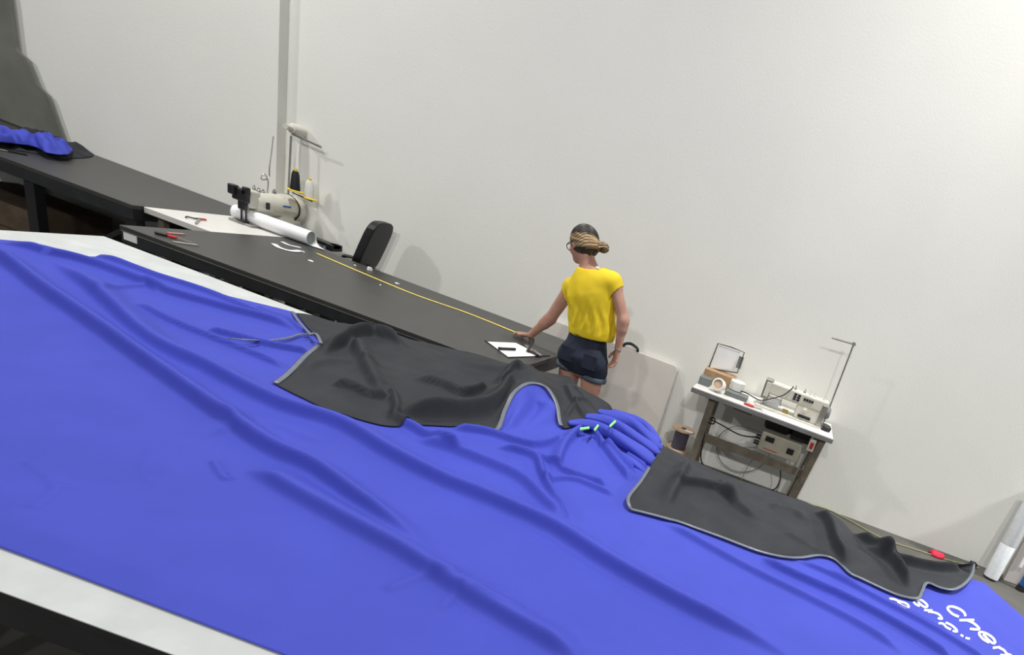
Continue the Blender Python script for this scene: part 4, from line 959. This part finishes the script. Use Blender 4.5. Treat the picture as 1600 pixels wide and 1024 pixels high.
# right hand, hanging and slightly curled
dn = unit(fgR-wrR); sx_ = unit(np.cross(dn, (0, 1, 0))); fw = unit(np.cross(sx_, dn)); fw = fw if fw[1] > 0 else -fw
pl = wrR+dn*.082
ac = fw*.75-sx_*.6; ac = unit(ac-dn*(ac@dn)); nr = unit(np.cross(ac, dn))
body.cap(wrR, pl, .024, .024, .012, flat=(nr, .6)); body.cap(wrR+dn*.03+ac*.01, pl+ac*.024, .018, .014, .01, flat=(nr, .75)); body.cap(wrR+dn*.03-ac*.01, pl-ac*.024, .018, .013, .01, flat=(nr, .75))
cu = nr if nr[0] < 0 else -nr
for k, (o, L) in enumerate(((.030, .066), (.010, .074), (-.010, .070), (-.029, .055))):
    a = pl+ac*o; b = a+unit(dn+cu*.25)*L*.42; c = b+unit(dn*.9+cu*.65)*L*.33; d = c+unit(dn*.6+cu*.9)*L*.26
    body.cap(a, b, .0095, .009, .004); body.cap(b, c, .009, .008, .003); body.cap(c, d, .008, .007, .002)
a = wrR+dn*.028+ac*.022; b = a+unit(dn*.75+ac*.7+cu*.4)*.042; c = b+unit(dn+ac*.2+cu*.4)*.03
body.cap(a, b, .014, .0105, .008); body.cap(b, c, .0105, .0085, .003)
me_, V_ = body.mesh('person')
person = link('person', me_, MSKIN, smooth=True)
tag(person, 'person in yellow cap-sleeved top and denim shorts leaning one hand on the black table', 'person')

# shorts
S = SDF((-1.55, 3.72, .55), (-.98, 4.30, 1.05), .0055)
S.cap(waist+np.array([.0, 0, -.01]), hip+np.array([0, 0, -.02]), .128, .158, .03, flat=((0, 1, 0), .80))
S.ell(hipL+np.array([.0, -.045, .015]), (.088, .075, .095), None, .03); S.ell(hipR+np.array([0, -.045, .015]), (.088, .075, .095), None, .03)
hemz = .67
cu_ = []
for h_, kx, hz in ((hipL, -1, .705), (hipR, 1, .690)):
    e = np.array([h_[0]+kx*.014+.004, h_[1]+.002, hz+.06]); S.cap(h_+np.array([kx*.006, -.01, 0]), e, .090, .083, .02); cu_.append((e, hz))
sl, (x, y, z) = S.sub(np.array([-1.6, 3.7, .5]), np.array([-.9, 4.4, .70])); S.D[sl] = np.maximum(S.D[sl], (.712-z).astype(np.float32))
sl, (x, y, z) = S.sub(np.array([-1.6, 3.7, .9]), np.array([-.9, 4.4, 1.1])); S.D[sl] = np.maximum(S.D[sl], (z-(waist[2]+.03)).astype(np.float32))
me_, V_ = S.mesh('shorts'); sho = link('shorts', me_, MDENIM, person, smooth=True)
for e, hz in cu_:
    mb = MB(); mb.lathe([(0, .080), (0, .088), (.012, .091), (.03, .090), (.034, .087), (.034, .080)], (e[0], e[1]-.004, hz), (.02, 0, 1), 32).build('cuff', MCUFF, person, smooth=True, label='pale turned-up denim cuff')
for kx, h_ in ((-1, hipL), (1, hipR)):
    c = h_+np.array([.0, -.126, .035]); Rx = ROT('X', -.05)
    MB().box(c, (.095, .006, .10), Rx).build('back_pocket', MDENIM, sho, bevel=.002)
MB().lathe([(0, .117), (0, .122), (.03, .118), (.03, .112)], waist+np.array([0, 0, -.005]), (0, 0, 1), 40).build('waistband', MDENIM, sho, smooth=True)

# shirt
S = SDF((-1.72, 3.72, .90), (-.98, 4.35, 1.55), .0055)
hem = waist+np.array([.022, -.012, .015])
S.cap(chest+np.array([.01, -.01, -.03]), hem+np.array([.0, 0, .030]), .155, .162, .05, flat=((0, 1, 0), .72))
up = chest+np.array([.005, -.01, .05])
S.cap(up, chest, .150, .155, .04, flat=((0, 1, 0), .68))
S.cap(shL+np.array([.02, -.005, .01]), shR+np.array([-.02, -.005, .015]), .060, .060, .05, flat=((0, 1, 0), 1.05))
S.cap(neck+np.array([-.01, 0, -.055]), chest, .080, .13, .05, flat=((0, 1, 0), .85))
sl, (x, y, z) = S.sub(S.lo, S.lo+S.n*S.h)
for s_, e in ((shL, elL), (shR, elR)):                    # cap sleeves, ends cut square
    d = unit(e-s_); px_, py_, pz_ = x-s_[0], y-s_[1], z-s_[2]; t = px_*d[0]+py_*d[1]+pz_*d[2]; tc = np.clip(t, -.02, .12)
    q = np.sqrt((px_-tc*d[0])**2+(py_-tc*d[1])**2+(pz_-tc*d[2])**2)-(.058+.06*np.clip(tc, 0, .1))
    nn = unit(d+np.array([-.75 if s_ is shL else .9, 0, 0])); tn = px_*nn[0]+py_*nn[1]+pz_*nn[2]; q = np.maximum(q, tn-.046); S.blend(sl, q.astype(np.float32), .018)
    hol = np.maximum(np.sqrt((px_-t*d[0])**2+(py_-t*d[1])**2+(pz_-t*d[2])**2)-.050, .030-tn)
    hol = np.maximum(hol, t-.075); S.D[sl] = np.maximum(S.D[sl], -hol.astype(np.float32))
S.D[sl] = np.maximum(S.D[sl], (hem[2]-.022-z+.10*(x-hem[0])).astype(np.float32))
# scooped neckline
S.ell(neck+np.array([-.022, -.005, .030]), (.104, .10, .058), None, 0, cut=True)
# hollow under the hem so it reads as cloth
S.cap(hem+np.array([0, 0, -.06]), hem+np.array([0, 0, .03]), .135, .135, 0, flat=((0, 1, 0), .70), cut=True)
me_, V_ = S.mesh('top', 3)
dz = np.clip((chest[2]+.0-V_[:, 2])/.2, 0, 1)
cen = hem; rad = V_-np.array([cen[0], cen[1], 0]); rad[:, 2] = 0; rn = np.linalg.norm(rad, axis=1)[:, None]+1e-6
ang = np.arctan2(rad[:, 1], rad[:, 0])
ph_ = ang*11+V_[:, 2]*9
hz_ = np.clip((V_[:, 2]-hem[2]-.02)/.06, 0, 1); wob = .007*dz*hz_*np.sin(ph_+2*np.sin(V_[:, 2]*22))+.003*dz*hz_*np.sin(ang*23-V_[:, 2]*14)
wob += .010*np.exp(-((V_[:, 0]+1.44-(V_[:, 2]-1.15)*-.35)/.02)**2)*np.clip((V_[:, 2]-1.0)/.1, 0, 1)*np.clip((1.27-V_[:, 2])/.08, 0, 1)
wob += .004*vnoise(V_[:, 0]*22+V_[:, 2]*7, V_[:, 2]*16+V_[:, 1]*9)
V2 = V_+rad/rn*wob[:, None]; me_.vertices.foreach_set('co', V2.ravel()); me_.update()
shirt = link('top', me_, MSHIRT, person, smooth=True)
# hair
S = SDF(Hc-np.array([.2, .2, .2]), Hc+np.array([.25, .25, .2]), .0032)
S.ell(Hd(-.018, 0, .030), (.104, .087, .099), HR, .01)
S.ell(Hd(-.045, 0, -.015), (.068, .074, .060), HR, .03)
# clear the face
S.ell(Hd(.105, 0, -.035), (.078, .10, .082), HR, 0, cut=True)
S.ell(Hd(.01, .09, -.035), (.030, .022, .045), HR, 0, cut=True); S.ell(Hd(.01, -.09, -.035), (.030, .022, .045), HR, 0, cut=True)
S.ell(Hd(.015, 0, -.09), (.075, .08, .05), HR, 0, cut=True)
bun = py(943, 387, 4.01)
S.cap(Hd(-.08, 0, .0), bun, .045, .028, .02); S.ell(bun, (.036, .034, .033), None, .008)
S.ell(bun+np.array([.012, -.012, .008]), (.021, .02, .02), None, .003); S.ell(bun+np.array([-.014, -.016, -.006]), (.02, .02, .018), None, .003)
S.cap(Hd(-.085, -.01, -.01), Hd(-.075, -.005, -.075), .024, .008, .01)
me_, V_ = S.mesh('hair', 2)
loc = (V_-Hc)@HR
al = loc[:, 2]-.25*loc[:, 0]
wob = .0022*np.sin(loc[:, 2]*330+loc[:, 0]*160+6*np.sin(loc[:, 1]*30))
nrm = np.zeros(len(me_.vertices)*3); me_.vertices.foreach_get('normal', nrm); V2 = V_+nrm.reshape(-1, 3)*wob[:, None]; me_.vertices.foreach_set('co', V2.ravel()); me_.update()
hair = link('hair', me_, MHAIR, person, smooth=True)
at = me_.attributes.new('blond', 'FLOAT', 'POINT')
bL = (bun-Hc)@HR; th = np.arctan2(loc[:, 2]-bL[2]+.004, bL[0]-loc[:, 0]-.03); rr = np.hypot(loc[:, 2]-bL[2], loc[:, 0]-bL[0])
streak = vnoise(th*14, rr*9)+.45*vnoise(th*34+5, rr*14)
side = np.clip((.050-loc[:, 1])/.05, 0, 1)
val = .62+.55*streak; val -= .9*np.clip((loc[:, 2]-.052-.10*loc[:, 0])/.03, 0, 1)+.9*np.clip((-.030-loc[:, 2])/.018, 0, 1)
val *= side; bl_ = np.linalg.norm(V_-bun, axis=1); val = np.where(bl_ < .044, .45+.8*streak, val)
at.data.foreach_set('value', val.astype(np.float32))
# glasses
mb = MB()
for q in (-1, 1):
    c = Hd(.100, q*.034, -.004); mb.tube([c+hr_*.026*math.cos(a)+hu*.021*math.sin(a)-hf*abs(q*.02*math.cos(a))*.2 for a in np.linspace(0, 2*PI, 20)], .0028, 6, caps=False)
    mb.tube([Hd(.098, q*.060, .004), Hd(.05, q*.078, .006), Hd(-.012, q*.084, .008)], .0026, 6)
mb.tube([Hd(.100, -.009, .0), Hd(.100, .009, .0)], .0026, 6)
mb.build('glasses', MPLAS, person)
mb = MB(); mb.tube([wrR+dn*.002+(ac*math.cos(a)*.031+nr*math.sin(a)*.023) for a in np.linspace(0, 2*PI, 18)], .0035, 6, caps=False); mb.build('bracelet', MMET, person)
c = neck+np.array([.012, -.062, .0]); MB().box(py(934, 418, 3.955), (.022, .004, .012), ROT('X', -.4)).build('clothing_label', MPAPER, person, label='small white label at the nape')
for h_, kx in ((hipL, -1), (hipR, 1)):
    an = np.array([h_[0]+kx*.012+.017, h_[1]-.01, 0])
    S = SDF(an+np.array([-.09, -.12, -.0]), an+np.array([.09, .22, .14]), .006)
    S.cap(an+np.array([0, -.035, .04]), an+np.array([-.02, .13, .035]), .044, .042, .02, flat=((0, 0, 1), .8)); S.cap(an+np.array([0, -.01, .04]), an+np.array([0, 0, .09]), .043, .042, .02)
    sl, (x, y, z) = S.sub(S.lo, S.lo+S.n*S.h); S.D[sl] = np.maximum(S.D[sl], .004-z)
    me_, V_ = S.mesh('shoe'); link('shoe', me_, MSHOE, person, smooth=True)
